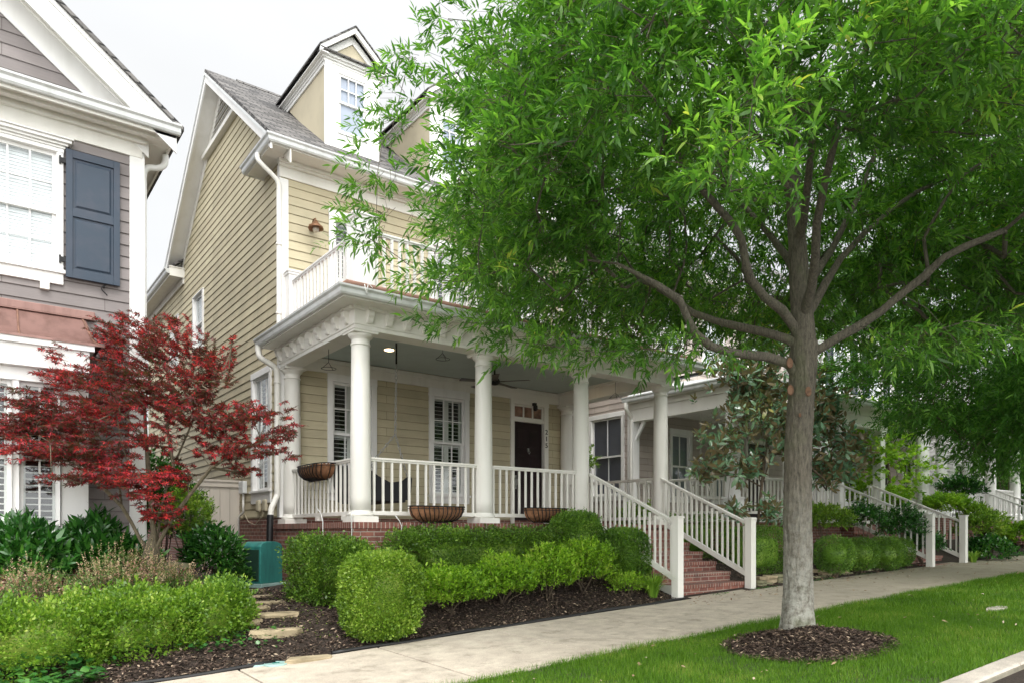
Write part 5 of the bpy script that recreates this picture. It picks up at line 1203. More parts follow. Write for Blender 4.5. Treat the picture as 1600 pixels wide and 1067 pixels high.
mb = MB(); mb.prism([(AY-.14, 3.95), (AY-.14, 3.85), (AY-.42, 4.24), (AY-.42, 4.30), (AY-.34, 4.30)], 'x', AX-.03, AX+.03); mb.build('post_brace', M['white'], h2)
R2 = F2+.93; B2 = F2+.17
railing(h2, (AX, AF+.12), (AX, AY-.14), R2, R2, B2, B2, 17); 
for a, b in ((AX+.13, 10.62), (10.88, 12.68)): railing(h2, (a, AF), (b, AF), R2, R2, B2, B2, 13)
railing(h2, (14.35, AF), (14.85, AF), R2, R2, B2, B2, 4)
ny = -2.37
for nx, cx_ in ((12.62, 12.7), (14.36, 14.36)):
    g0 = gl(nx, ny)-.03; mb = MB(); mb.box(nx-.07, nx+.07, ny-.07, ny+.07, g0, 1.98); mb.box(nx-.085, nx+.085, ny-.085, ny+.085, 1.98, 2.01); mb.build('newel_post', M['cream'], h2, bevel=.005)
    railing(h2, (nx, AF-.1), (nx, ny+.09), R2, 1.90, R2-.75, 1.90-.80, 16, both=.10, name='stair_railing')
mb = MB(); mt_ = MB(); r2 = (F2-.87)/6
for i in range(1, 7):
    zt = F2-i*r2+0; y0 = AF-.15-i*.34; mb.box(12.72, 14.26, y0+.02, AF-.14, zt-r2-.04, zt-.06); mt_.box(12.70, 14.28, y0, y0+.36, zt-.058, zt)
s2 = mb.build('steps', M['brick'], h2); mt_.build('tread', M['brick_s'], s2)
downspout(h2, [(AX-.34, AY-.1, 4.74), (AX-.32, AY-.1, 4.6), (AX-.2, AY-.08, 4.48), (AX-.10, AY-.06, 4.38), (AX-.09, AY-.06, 4.1), (AX-.09, AY-.06, 2.0)], r=.05)
# neighbour's porch swing
ns = empty('bench_swing', (10.2, 1.6, 2.3), 'pale slatted bench swing on chains behind the magnolia on the neighbouring porch', 'porch swing')
mb = MB(); mb.box(9.75, 11.2, 1.5, 1.95, 2.42, 2.46); mb.build('seat', M['cream'], ns)
mb = MB(); 
for k in range(9): mb.box(9.77+k*.175, 9.83+k*.175, 1.93, 1.96, 2.5, 2.95)
mb.box(9.75, 11.25, 1.92, 1.97, 2.93, 3.0); mb.box(9.75, 11.25, 1.92, 1.97, 2.48, 2.52); mb.build('backrest', M['cream'], ns)
for x in (9.78, 11.22):
    mb = MB(); mb.tube([(x, 1.95, 2.75), (x, 1.7, 2.76), (x, 1.46, 2.72), (x, 1.42, 2.6)], .018, 6); mb.build('arm', M['cream'], ns)
    chain(ns, (x, 1.7, 4.60), (x, 1.7, 3.1), 'wirew', .07, .018, .006); chain(ns, (x, 1.7, 3.1), (x, 1.46, 2.7), 'wirew', .07, .018, .006); chain(ns, (x, 1.7, 3.1), (x, 1.94, 2.8), 'wirew', .07, .018, .006)
# ================================================================== HOUSE 3 (pale)
BX = 17.3; B3Y = 2.85; B3R = 24.6; B3F = -.2; F3 = 2.08
h3 = empty('pale_house', (20.5, B3Y, 1.3), 'pale house with round porch columns and navy louvred shutters, farthest right', 'house')
ow = [(17.95, 18.85, 6.2, 8.0), (20.3, 21.1, 6.2, 8.0), (22.6, 23.4, 6.2, 8.0)]; lw = [(18.7, 19.5, 2.6, 4.4), (20.7, 21.6, 2.1, 4.4), (22.7, 23.5, 2.6, 4.4)]
siding(Tfront(B3Y), BX, B3R, 2.1, 4.7, lw).build('wall', M['taupe'], h3); siding(Tfront(B3Y), BX, B3R, 4.7, 8.6, ow).build('wall', M['pale'], h3)
siding(Tleft(BX), -13, -B3Y, 1.9, 8.6, []).build('wall', M['pale'], h3)
mb = MB(); mb.box(BX+.7, B3R, B3Y+.75, B3Y+.77, 1, 8.5); mb.box(B3R-.02, B3R, B3Y, 13, 1, 8.6); mb.build('wall', M['pale'], h3)
mb = MB(); mb.box(BX-.03, BX+.18, B3Y-.03, B3Y, 2.1, 8.6); mb.box(BX-.03, BX, B3Y, B3Y+.18, 2.1, 8.6); mb.build('corner_board', M['white'], h3)
for i, q in enumerate(ow):
    window(h3, Tfront(B3Y), *q, up=(2,2), low=(2,2), trim=.08, head=.12, sill=.08, fill='blind')
    for a in (q[0]-.52, q[1]+.10):
        m_ = MB(Tfront(B3Y)); m_.box(a, a+.05, -.07, -.03, q[2], q[3]); m_.box(a+.37, a+.42, -.07, -.03, q[2], q[3]); m_.box(a+.05, a+.37, -.07, -.03, q[2], q[2]+.06); m_.box(a+.05, a+.37, -.07, -.03, q[3]-.06, q[3]); z = q[2]+.08
        while z < q[3]-.08: m_.hexa([(a+.05,-.07,z),(a+.37,-.07,z),(a+.37,-.04,z+.03),(a+.05,-.04,z+.03)], [(a+.05,-.065,z+.008),(a+.37,-.065,z+.008),(a+.37,-.035,z+.038),(a+.05,-.035,z+.038)]); z += .06
        m_.build('shutter', M['navy'], h3)
for q in (lw[0], lw[2]): window(h3, Tfront(B3Y), *q, up=(2,1), low=(2,1), trim=.09, head=.14, sill=.08, fill='dark')
mb = MB(Tfront(B3Y)); q = lw[1]; mb.box(q[0], q[1], .02, .06, q[2], q[3]); d3 = mb.build('front_door', M['door'], h3); mb = MB(Tfront(B3Y)); mb.box(q[0]-.1, q[0], -.03, .05, q[2], q[3]); mb.box(q[1], q[1]+.1, -.03, .05, q[2], q[3]); mb.build('door_frame', M['white'], d3)
mb = MB(); mb.box(BX-.4, B3R+.4, B3Y-.4, B3Y, 8.6, 8.8); mb.hexa([(BX-.45,B3Y-.45,8.8),(B3R+.45,B3Y-.45,8.8),(B3R+.45,7.9,12.4),(BX-.45,7.9,12.4)], [(BX-.45,B3Y-.45,8.87),(B3R+.45,B3Y-.45,8.87),(B3R+.45,7.9,12.5),(BX-.45,7.9,12.5)]); mb.build('roof', M['shingle'], h3)
mb = MB(); mb.box(BX, B3R, B3F-.2, B3Y, .6, F3-.06); mb.build('porch_base', M['brick'], h3); mb = MB(); mb.box(BX-.05, B3R, B3F-.24, B3Y, F3-.06, F3); mb.build('porch_floor', M['cream'], h3)
mb = MB(); mb.box(BX, B3R, B3F-.15, B3F+.15, 4.75, 5.15); mb.box(BX, BX+.3, B3F, B3Y, 4.75, 5.15); mb.box(BX-.4, B3R+.4, B3F-.5, B3Y, 5.15, 5.3); mb.build('porch_roof', M['cream'], h3)
for x in (18.3-1.0, 18.45, 20.3, 22.1, 24.2): column(h3, x, B3F, F3, 4.75, .16, 'white')
column(h3, 17.4, B3Y-.15, F3, 4.75, .14, 'white')
for a, b in ((17.45, 18.3), (18.6, 20.15), (22.3, 24.0)): railing(h3, (a, B3F), (b, B3F), F3+.93, F3+.93, F3+.15, F3+.15, max(5, int((b-a)/.12)), 'white')
railing(h3, (17.3, B3F+.15), (17.3, B3Y-.3), F3+.93, F3+.93, F3+.15, F3+.15, 16, 'white')
for nx in (20.4, 22.1):
    g0 = gl(nx, -2.6); mb = MB(); mb.box(nx-.085, nx+.085, -2.69, -2.52, g0, 2.1); mb.box(nx-.1, nx+.1, -2.7, -2.5, 2.1, 2.13); mb.build('newel_post', M['white'], h3); railing(h3, (nx, B3F-.1), (nx, -2.5), F3+.93, 2.0, F3+.2, 1.25, 17, 'white', name='stair_railing')
mb = MB(); 
for i in range(1, 7): mb.box(20.5, 22.0, B3F-.24-i*.34, B3F-.2, .7, F3-i*.17)
mb.build('steps', M['brick'], h3)
# house beyond, mostly hidden by leaves
hb = empty('far_house', (30, 3, 1.5), 'far cream house hidden behind the trees at the right edge', 'house')
siding(Tfront(3.2), 26.8, 33.5, 2.1, 8.4, [(28, 29, 2.6, 4.4), (28, 29, 5.8, 7.4), (30.4, 31.4, 5.8, 7.4)]).build('wall', M['pale'], hb)
siding(Tleft(26.8), -12, -3.2, 2.1, 8.4, []).build('wall', M['pale'], hb)
for q in ((28, 29, 2.6, 4.4), (28, 29, 5.8, 7.4), (30.4, 31.4, 5.8, 7.4)): window(hb, Tfront(3.2), *q, up=(2,1), low=(2,1), trim=.1, head=.12, sill=.08, fill='dark')
mb = MB(); mb.hexa([(26.3,2.7,8.4),(34,2.7,8.4),(34,8,12),(26.3,8,12)], [(26.3,2.7,8.5),(34,2.7,8.5),(34,8,12.1),(26.3,8,12.1)]); mb.build('roof', M['shingle'], hb)
# ================================================================== PLANTS
def ground_at(px, py, dz=0):
    for k in range(500, 3000, 3):
        q = at(px, py, k/100)
        if q[2] < gz(q[0], q[1])+dz: return q
    return at(px, py, 12)
# --- clipped evergreens in front of the tan house
g1 = 'clipped box shrubs in front of the tan house'
clipped('box_ball', (-.68, -1.98, .87), (.42, .415, .49), 3.4, 34000, .030, .019, M['box'], 'rounded drum shaped light green boxwood nearest the camera, alone in the mulch', 'boxwood', g1, amp=.012, depth=.03, seed=1)
clipped('box_ball', (4.14, -1.20, 1.20), (.39, .39, .45), 3.0, 24000, .030, .019, M['boxd'], 'rounded dark green boxwood just left of the stair post', 'boxwood', g1, amp=.02, depth=.03, seed=4)
clipped('box_ball', (3.50, -.72, 1.45), (.40, .38, .50), 2.8, 24000, .032, .020, M['boxd'], 'taller dark boxwood behind its neighbour, below the third column', 'boxwood', g1, amp=.03, depth=.05, seed=6)
clipped('box_hedge', (-.66, -.55, 1.08), (.50, .50, .42), 4.5, 36000, .032, .019, M['boxh'], 'boxy hedge block at the left end, beside the teal cabinet', 'hedge', 'box hedge along the brick porch base', amp=.08, depth=.09, seed=8)
clipped('box_hedge', (1.70, -.62, 1.19), (1.58, .30, .42), 7, 70000, .032, .019, M['boxh'], 'long flat topped hedge running along the brick porch base', 'hedge', 'box hedge along the brick porch base', amp=.05, depth=.09, seed=9)
# loose lime shrubs
g2 = 'loose lime green shrubs in the mulch bed'
for i, (x, y, w, h, lab) in enumerate(((.55, -1.55, .46, .42, 'leftmost loose lime green shrub, right of the light boxwood drum'), (1.42, -1.50, .48, .45, 'second loose lime shrub from the left, low and wide'), (2.25, -1.50, .46, .50, 'third loose lime shrub, under the middle of the long hedge'), (3.0, -1.45, .44, .56, 'rightmost loose lime shrub, left of the dark clipped pair'))):
    shrub('spirea', (x, y, gz(x, y)+h*.70), (w*1.12, .42, h*.85), 800, .22, 12, .046, .020, M['lime'], lab, 'shrub', g2, up=.9, droop=.15, seed=i*1.7, fill=.35, upn=1.2)
shrub('spirea', (3.72, -1.72, gz(3.72, -1.72)+.16), (.42, .26, .24), 240, .15, 10, .034, .015, M['lime'], 'low sparse green shrub between the lime shrubs and the strap leaved clump', 'shrub', g2, up=.9, seed=9, fill=.3)
# strap leaf clump
def straps(name, x, y, n, h, label, cat, mt, w=.012, spread=.55, lean=0):
    z0 = gz(x, y)-.01; th = empty(name, (x, y, z0), label, cat); V = []; F = []; 
    for i in range(n):
        q = random.uniform(0, 2*PI); r0 = random.uniform(0, .07); hh = h*random.uniform(.5, 1.1); sp = spread*random.uniform(.2, 1.1)*hh
        bx, by = x+r0*math.cos(q), y+r0*math.sin(q); sx, sy = -math.sin(q), math.cos(q); b = len(V); k = 7
        for j in range(k):
            t = j/(k-1); rr = sp*t**1.6; zz = z0+hh*(t*1.25-.45*t**3*(1+sp)); ww = w*(1-t**2.2)*random.uniform(.9, 1.1)+.0006
            V += [(bx+rr*math.cos(q)-sx*ww, by+rr*math.sin(q)-sy*ww, zz), (bx+rr*math.cos(q)+sx*ww, by+rr*math.sin(q)+sy*ww, zz)]
        F += [(b+2*j, b+2*j+1, b+2*j+3, b+2*j+2) for j in range(k-1)]
    np_mesh('leaves', np.array(V), [np.array(F)], mt, th); return th
straps('strap_leaf_plant', 4.06, -1.90, 200, .50, 'clump of arching lime strap leaves at the foot of the left stair post', 'perennial', M['iris'], .009, .9)
# --- left: bright hedge, three shrubs grown together
g3 = 'bright hedge at lower left'
clipped('privet_shrub', (-3.95, -1.20, .46), (.60, .50, .47), 3.4, 30000, .038, .022, M['privet'], 'bright green hedge shrub at the far left corner of the picture', 'hedge', g3, amp=.10, depth=.09, seed=12)
clipped('privet_shrub', (-3.08, -1.15, .50), (.60, .50, .47), 3.4, 30000, .038, .022, M['privet'], 'middle one of the three bright hedge shrubs at lower left', 'hedge', g3, amp=.10, depth=.09, seed=13)
clipped('privet_shrub', (-2.34, -1.0, .58), (.44, .48, .41), 2.8, 24000, .038, .022, M['privet'], 'bright hedge shrub nearest the stepping stones', 'hedge', g3, amp=.10, depth=.09, seed=14)
# flowering abelias behind
g4 = 'pink and cream tipped shrubs behind the bright hedge'
shrub('abelia', (-4.0, -.35, .78), (.60, .40, .42), 520, .19, 12, .026, .013, M['abelia'], 'pink tipped shrub at the left edge behind the bright hedge', 'shrub', g4, up=1., seed=20, tipmat=M['abelia'], tpl=OVAL)
shrub('abelia', (-3.05, -.15, .88), (.58, .42, .50), 560, .22, 12, .028, .013, M['abelia'], 'cream flowering shrub in front of the dark laurel', 'shrub', g4, up=1.2, seed=22, tipmat=M['abelia2'], tpl=OVAL)
shrub('abelia', (-2.45, .05, .85), (.36, .36, .36), 260, .22, 12, .028, .013, M['abelia'], 'small cream tipped shrub left of the red maple trunk', 'shrub', g4, up=1.2, seed=25, tipmat=M['abelia2'], tpl=OVAL)
# laurels
g5 = 'dark glossy laurels against the grey house'
for i, (x, y, z, rx, rz, lab) in enumerate(((-4.0, .55, 1.28, .48, .52, 'dark glossy laurel under the left bay window'), (-3.3, .62, 1.30, .42, .50, 'dark glossy laurel below the white corner of the bay'), (-2.82, .75, 1.12, .30, .40, 'smaller glossy laurel in front of the dark grey siding'))):
    shrub('laurel', (x, y, z-.05), (rx, .42, rz), 330, .20, 10, .125, .034, M['laurel'], lab, 'laurel', g5, up=1.1, droop=.1, spread=.75, seed=i, fill=.5)
shrub('laurel', (-1.62, 1.55, 1.20), (.44, .45, .50), 330, .20, 9, .10, .032, M['laurel'], 'dark glossy shrub right of the red maple trunk', 'laurel', 'dark shrubs between the two houses', up=.6, seed=31)
shrub('laurel', (-1.95, 3.2, 1.75), (.55, .6, 1.05), 520, .22, 9, .09, .032, M['laurel'], 'tall dark shrub behind the red maple beside the gate', 'laurel', 'dark shrubs between the two houses', up=.6, seed=33)
shrub('box_bush', (-1.85, 2.2, 1.75), (.42, .42, .55), 460, .16, 10, .045, .022, M['privet'], 'light green bush glimpsed through the maple branches', 'shrub', up=.6, seed=35, tpl=OVAL)
shrub('ground_cover', (-1.15, 2.1, .92), (.34, .42, .22), 420, .10, 9, .035, .022, M['ivy'], 'low leafy ground cover left of the teal cabinet', 'ground cover plant', up=.8, seed=37, tpl=OVAL)
shrub('ground_cover', (-1.75, .75, .80), (.42, .35, .20), 320, .10, 9, .035, .022, M['ivy'], 'low ivy around the foot of the red maple', 'ground cover plant', up=.8, seed=38, tpl=OVAL)
# ivy at the hedge foot
def creeping(name, xs, ys, n, L, W, mt, label, cat, zo=.04, kind='stuff', tpl=OVAL):
    x = RNG.uniform(*xs, n); y = RNG.uniform(*ys, n); P = np.stack([x, y, np.array([gz(a, b) for a, b in zip(x, y)])+RNG.uniform(.01, zo, n)], 1)
    k = lump(P, 1, 2.2, 4.) > -.25; P = P[k]; n = len(P); q = RNG.uniform(0, 6.28, n); D = np.stack([np.cos(q), np.sin(q), RNG.normal(.1, .3, n)], 1); N = RNG.normal(0, .35, (n, 3)); N[:, 2] = 1
    LL = L*RNG.uniform(.5, 1.3, n); V, F = leaves_arrays(P, D, N, LL, LL*W/L, tpl); o = np_mesh(name, V, F, mt); return tag(o, label, cat, kind=kind)
creeping('ivy', (-5.2, -3.55), (-2.15, -1.5), 900, .07, .065, M['ivy'], 'dark ivy creeping at the foot of the bright hedge in the left corner', 'ivy', .14)
creeping('ivy', (-3.4, -1.7), (-1.75, -1.4), 330, .05, .045, M['ivy'], 'sparse ivy shoots along the base of the bright hedge', 'ivy', .10)
creeping('moss', (-1.65, -1.0), (-1.8, 1.6), 900, .018, .012, M['privet'], 'tiny green weeds between the stepping stones', 'weeds', .02)
creeping('weeds', (5, 13), (-2.32, -2.22), 700, .03, .02, M['ivy'], 'weeds at the inner edge of the sidewalk', 'weeds', .03)
# --- red maple
def maple():
    base = np.array([-1.93, .62, gz(-1.93, .62)-.05]); th = empty('japanese_maple', tuple(base), 'red leaved japanese maple with layered branches in front of the grey house', 'tree')
    A = lambda px, py, d: at(px, py, d)
    n0 = [(base, -1), (A(238, 905, 8.9), 0), (A(236, 868, 8.9), 1)]
    def limb(start, pts):
        last = start
        for p in pts: n0.append((A(*p), last)); last = len(n0)-1
        return last
    limb(2, [(218, 840, 8.85), (205, 815, 8.8), (190, 790, 8.75), (165, 765, 8.6), (130, 735, 8.5), (95, 700, 8.4), (60, 680, 8.3)])
    limb(2, [(240, 830, 8.9), (236, 790, 8.95), (232, 740, 9.0), (228, 680, 9.0), (225, 620, 9.05), (215, 560, 9.1)])
    limb(2, [(250, 845, 8.9), (268, 810, 8.8), (295, 775, 8.7), (330, 730, 8.6), (370, 705, 8.5), (410, 690, 8.4)])
    limb(2, [(245, 850, 8.95), (252, 790, 9.2), (270, 730, 9.4), (300, 660, 9.5), (320, 600, 9.6)])
    limb(5, [(185, 745, 9.1), (160, 690, 9.3), (130, 640, 9.4), (90, 600, 9.4)])
    limb(12, [(205, 740, 8.6), (190, 690, 8.4), (180, 640, 8.3)])
    L = []
    # layered clouds of foliage: (px, py, depth, half width px, half height px, count)
    C_ = [(440,675,8.45,34,12,34),(395,650,8.5,60,22,90),(405,700,8.4,50,20,80),(340,665,8.6,62,28,120),(350,705,8.6,55,18,70),(310,610,9.1,55,38,150),(330,570,9.3,38,34,90),
          (280,545,9.4,60,45,140),(230,540,9.3,38,40,90),(175,530,9.2,34,30,90),(195,585,9.0,55,38,150),(120,590,8.9,62,26,130),(85,560,9.0,26,24,40),(160,640,8.7,70,36,200),(235,620,8.8,60,40,170),
          (280,640,8.8,45,36,120),(60,625,8.8,60,24,110),(40,655,8.7,45,28,110),(100,665,8.6,60,30,130),(120,700,8.5,62,22,130),(70,705,8.5,50,20,70),(130,745,8.4,55,12,60),(170,720,8.5,45,22,80),
          (205,748,8.3,50,14,110),(225,770,8.3,36,14,50),(250,800,8.6,40,20,70),(230,690,8.6,50,24,90),(15,690,8.6,30,40,60),(275,740,8.8,32,20,50),(210,500,9.3,24,14,20),(262,510,9.4,20,14,20),(380,735,8.5,26,10,22)]
    for (px, py, d, w, h, n) in C_:
        for _ in range(int(n*.70)):
            a = random.gauss(0, .48); b = random.gauss(0, .48); L.append(A(px+w*max(-1.1, min(1.1, a)), py+h*max(-1.1, min(1.1, b)), d+random.gauss(0, .28)))
    L = np.array(L); hubs = L[RNG.choice(len(L), 260, replace=False)]
    pos, par, tips = skeleton(n0, list(hubs), base)
    mb = MB(); r = limb_mesh(mb, pos, par, .0048, 2.3, rfix=lambda r, p: np.array([.13, .115, .10]+list(np.minimum(r[3:]*1.3, .048)))); mb.build('trunk', M['barkm'], th)
    n = len(L); ctr = np.array([-1.93, .62, 2.3]); Dv = nrm((L-ctr)*np.array([1, 1, .25]) + RNG.normal(0, .35, (n, 3))*np.array([1,1,.3]))
    a = twig_leaves(L-Dv*.08, Dv, .18, 10, .049, .049, PALM, 1.05, .08, upn=1.1)
    np_mesh('crown', a[0], a[1], M['red'], th)
    s_ = twig_sticks(L-Dv*.12, Dv, .18, .002, .1); np_mesh('twigs', s_[0], s_[1], M['barkm'], th)
maple()
# --- street trees
def big_tree(name, base, limbs, inside, N, label, mt, Lf, Wf, tw=15, nl=13, seed_xyz=None, rb=.19, r_cl=.40, bmat='bark', group=None):
    th = empty(name, tuple(base), label, 'tree', group)
    n0 = []
    for ps, start in limbs:
        last = start
        for p in ps: n0.append((np.array(p, float), last)); last = len(n0)-1
    cl = []
    while len(cl) < N:
        c = inside()
        if c is not None: cl.append(c)
    cl = np.array(cl); root = n0[3][0]
    pos, par, tips = skeleton(n0, list(cl), root)
    return th, pos, par, cl
def finish_tree(th, pos, par, cl, mt, Lf, Wf, tw, nl, rb, r_cl, root, bmat, rlim, tl=.26, droop=.35, cap=None, flatk=.7):
    mb = MB()
    def rf(r, p): 
        if cap is None: return r
        dd = np.linalg.norm(p-np.array(cap[1][4]), axis=1); r = np.minimum(r*.8, np.interp(dd, [0, 1.2, 3, 5], [cap[0]*.34, cap[0]*.26, .016, .008]))
        for i in range(10): r[i] = cap[0]*np.interp(i, [0, 1, 4, 9], [1.3, 1, .85, .25])
        return r
    r = limb_mesh(mb, pos, par, .0045, 2.15, rfix=rf, n0=14)
    n = len(cl)*tw; c = np.repeat(cl, tw, 0); off = nrm(RNG.normal(0, 1, (n, 3)))*(RNG.uniform(0, 1, (n, 1))**.5)*r_cl*np.array([1, 1, flatk])
    B = c+off; out = c-root; out[:, 2] *= .45; Dv = nrm(nrm(out)*1.0 + nrm(off)*.9 + RNG.normal(0, .35, (n, 3)))
    a = twig_leaves(B, Dv, tl*RNG.uniform(.6, 1.3, n), nl, Lf, Wf, LANCE, .95, droop, upn=1.0)
    np_mesh('crown', a[0], a[1], mt, th)
    s_ = twig_sticks(B-Dv*.10, Dv, tl+.08, .0028, droop); np_mesh('twigs', s_[0], s_[1], M['barkd'], th)
    return mb
def oak():
    bx, by = TB; z0 = gl(bx, by); D = 7.9
    lim = []; A = at
    trunk = [(bx, by, z0-.05)] + [tuple(A(px, py, d)) for px, py, d in ((1246, 930, D), (1246, 800, D), (1248, 700, D), (1253, 600, D), (1256, 545, D), (1254, 500, D), (1249, 440, D), (1246, 380, D), (1240, 320, D), (1238, 240, 7.95), (1236, 150, 8.0), (1234, 50, 8.0), (1232, -60, 8.05), (1230, -150, 8.05))]
    lim.append((trunk, -1)); T0 = len(trunk)
    def L(start, *p): lim.append(([tuple(A(*q)) for q in p], start))
    L(4, (1232, 568, 7.85), (1198, 557, 7.7), (1144, 551, 7.5), (1111, 541, 7.35), (1087, 522, 7.25), (1074, 497, 7.2), (1062, 468, 7.1), (1025, 444, 7.0))
    L(5, (1231, 530, 7.9), (1198, 520, 8.1), (1152, 510, 8.3), (1120, 502, 8.5), (1082, 489, 8.6), (1050, 464, 8.7), (1016, 444, 8.8))
    L(5, (1240, 510, 7.85), (1222, 485, 7.7), (1194, 464, 7.5), (1173, 436, 7.35), (1165, 411, 7.3), (1159, 374, 7.25), (1140, 345, 7.2), (1100, 300, 7.1), (1060, 250, 6.9))
    L(5, (1278, 547, 7.85), (1305, 530, 7.8), (1342, 510, 7.7), (1379, 485, 7.6), (1408, 460, 7.5), (1445, 431, 7.4), (1474, 403, 7.3), (1507, 386, 7.2), (1570, 360, 7.1))
    L(6, (1270, 480, 7.95), (1289, 444, 8.1), (1313, 405, 8.2), (1350, 365, 8.4), (1392, 328, 8.6), (1433, 300, 8.7), (1487, 275, 8.9), (1557, 258, 9.0))
    L(7, (1275, 427, 8.1), (1300, 390, 8.3), (1325, 340, 8.4), (1345, 300, 8.6), (1363, 250, 8.8), (1380, 200, 9.0), (1400, 120, 9.2))
    L(6, (1268, 450, 7.6), (1274, 400, 7.3), (1276, 350, 7.1), (1290, 280, 6.8), (1310, 200, 6.5))
    L(7, (1232, 405, 8.2), (1205, 370, 8.5), (1170, 330, 8.8), (1120, 280, 9.1), (1060, 220, 9.4))
    L(8, (1255, 350, 7.7), (1262, 290, 7.4), (1270, 210, 7.0), (1285, 120, 6.6))
    L(9, (1225, 285, 7.7), (1195, 230, 7.4), (1150, 170, 7.0), (1090, 110, 6.7))
    L(10, (1260, 215, 8.2), (1300, 150, 8.5), (1350, 80, 8.8), (1420, 0, 9.1))
    L(11, (1210, 110, 8.2), (1160, 50, 8.4), (1090, -10, 8.6))
    base = np.array([bx, by, z0])
    def inside():
        u, v = random.uniform(-5.1, 4.9), random.uniform(-3.9, 3.9); z = random.uniform(2.9, 9.9)
        cz = 5.5; lat, dep = u, v
        rl = 4.75 if u < 0 else 4.6; rd = 3.35 if v < 0 else 3.9
        h = (z-cz)/(4.4 if z > cz else 2.55)
        rr = math.sqrt((u/rl)**2+(v/rd)**2+h*h)
        q = 1+float(lump(np.array([[u, v, z]]), .13, 1.1, 2.))
        if rr > q: return None
        r = math.hypot(u, v)
        # the open underside where the limbs show
        side = -v/(r+1e-6)           # 1 toward the camera
        low = 5.3 - .52*min(r, 3.0) if side < -.1 else 5.5 - .30*min(r, 3.6)
        if u < -1.6 and side < .45: low -= .75*min(1, (-u-1.6)/1.)
        if u > 0 and side < .2: low = 5.0-.40*min(r, 3.2)
        if z < low: return None
        if rr < .45 and random.random() < .65: return None
        if z > 7.7 and random.random() < .85: return None  # crown thinned above the frame, to let more sky light through
        # keep the view of the dormers and left porch columns as open as in the picture
        p = base[:2] + u*RT[:2] + v*FW[:2]
        d = (p-CAM[:2])@FW[:2]; px = CX+FPX*((p-CAM[:2])@RT[:2])/d; py = YH-FPX*(z-1.6)/d
        lim_ = np.interp(py, [-400, -40, 60, 110, 200, 300, 390, 440, 490, 540, 570, 610], [850, 790, 800, 730, 738, 690, 655, 700, 775, 850, 895, 1000])
        if px < lim_: return None
        if py > (545 if px < 1240 else 535): return None
        if px < lim_+70 and random.random() < .45: return None
        if 960 < px < 1240 and py > 545: return None
        return np.array([p[0], p[1], z])
    th, pos, par, cl = big_tree('street_tree', (bx, by, z0), lim, inside, 1230, 'large willow leaved street tree with grey trunk standing in the mulch mound', M['oak'], .1, .02)
    # hanging sprays that reach beyond the crown, placed by hand
    for (px, py, d) in ((588, 335, 7.7), (575, 372, 7.6), (640, 90, 7.9), (625, 150, 7.8), (612, 205, 7.9), (590, 270, 7.6), (700, 30, 7.9), (720, 505, 7.6), (815, 535, 7.3), (860, 540, 7.2), (790, 505, 7.4), (1050, 545, 7.0), (1090, 535, 6.9), (930, 550, 7.2), (1400, 545, 7.0), (1450, 520, 6.6), (1330, 530, 9.2), (1560, 510, 6.6), (1500, 540, 7.5), (660, 430, 7.5), (1000, 545, 7.4), (1170, 210, 4.7), (1120, 250, 4.9), (1230, 280, 5.0), (1180, 120, 4.6), (1430, 60, 4.6), (1140, 300, 5.2), (1400, 30, 4.8), (1010, 60, 5.0), (960, 150, 5.2)):
        cl = np.vstack([cl, at(px, py, d)])
    root = pos[5]; KL = sum(len(q[0]) for q in lim)
    pos, par, _ = skeleton([(p, q) for p, q in zip(pos, par)], list(cl[-30:]), root)
    mb = MB()
    def rf(r, p):
        dist = np.linalg.norm(p-np.array([bx, by, 3.6]), axis=1); r = np.minimum(r*.95, np.interp(dist, [0, .6, 2, 4, 6], [.062, .054, .036, .018, .008])); r[15:KL] = np.maximum(r[15:KL], np.interp(dist[15:KL], [0, .8, 2, 3.5, 5], [.054, .045, .031, .018, .009]))
        for i, rv in ((0, .14), (1, .14), (2, .135), (3, .130), (4, .130), (5, .138), (6, .120), (7, .105), (8, .090), (9, .080), (10, .066), (11, .052), (12, .04)): r[i] = rv
        return r
    mb = finish_tree(th, pos, par, cl, M['oak'], .098, .0200, 16, 14, .19, .40, np.array([bx, by, 4.6]), 'bark', None, tl=.22, droop=.18, flatk=.42)
    mb = MB(); limb_mesh(mb, pos, par, .0045, 2.15, rfix=rf, n0=18)
    # root flare
    t = mb.build('trunk', M['bark'], th)
    mf = MB(); path = [np.array(p_) for p_ in pos[1:8]]; zs = [p_[2] for p_ in path]; rad = [.152, .144, .139, .137, .142, .120, .10]
    nr_, na_ = 210, 130; V_ = []
    for i in range(nr_):
        z = z0-.04 + (path[4][2]+.12-z0)*i/(nr_-1); cxx = np.interp(z, zs, [p_[0] for p_ in path]); cyy = np.interp(z, zs, [p_[1] for p_ in path]); rb_ = np.interp(z, zs, rad)
        h = z-z0; fl = .085*math.exp(-h/.16)
        q = np.arange(na_)*2*PI/na_; rr_ = rb_ + fl*(1+.35*np.cos(5*q+.6)+.22*np.cos(3*q+2)); P_ = np.stack([np.cos(q)*.15, np.sin(q)*.15, np.full(na_, z)], 1)
        P2_ = P_*np.array([1, 1, .17]); rid = 1-np.abs(lump(P2_, 1.6, 42., .7)); rid2 = 1-np.abs(lump(P_*np.array([1,1,.35]), 1.6, 90., 2.)); rr_ = rr_ + .010*rid + .005*rid2 - .008 + .006*np.sin(z*2.3+q)
        V_.append(np.stack([cxx+rr_*np.cos(q), cyy+rr_*np.sin(q), np.full(na_, z)], 1))
    ii, jj = np.meshgrid(np.arange(nr_-1), np.arange(na_), indexing='ij'); jn = (jj+1) % na_
    F_ = np.stack([ii*na_+jj, ii*na_+jn, (ii+1)*na_+jn, (ii+1)*na_+jj], -1).reshape(-1, 4)
    np_mesh('bark', np.concatenate(V_), [F_], M['bark'], th, smooth=True)
    vs = []; n = 40
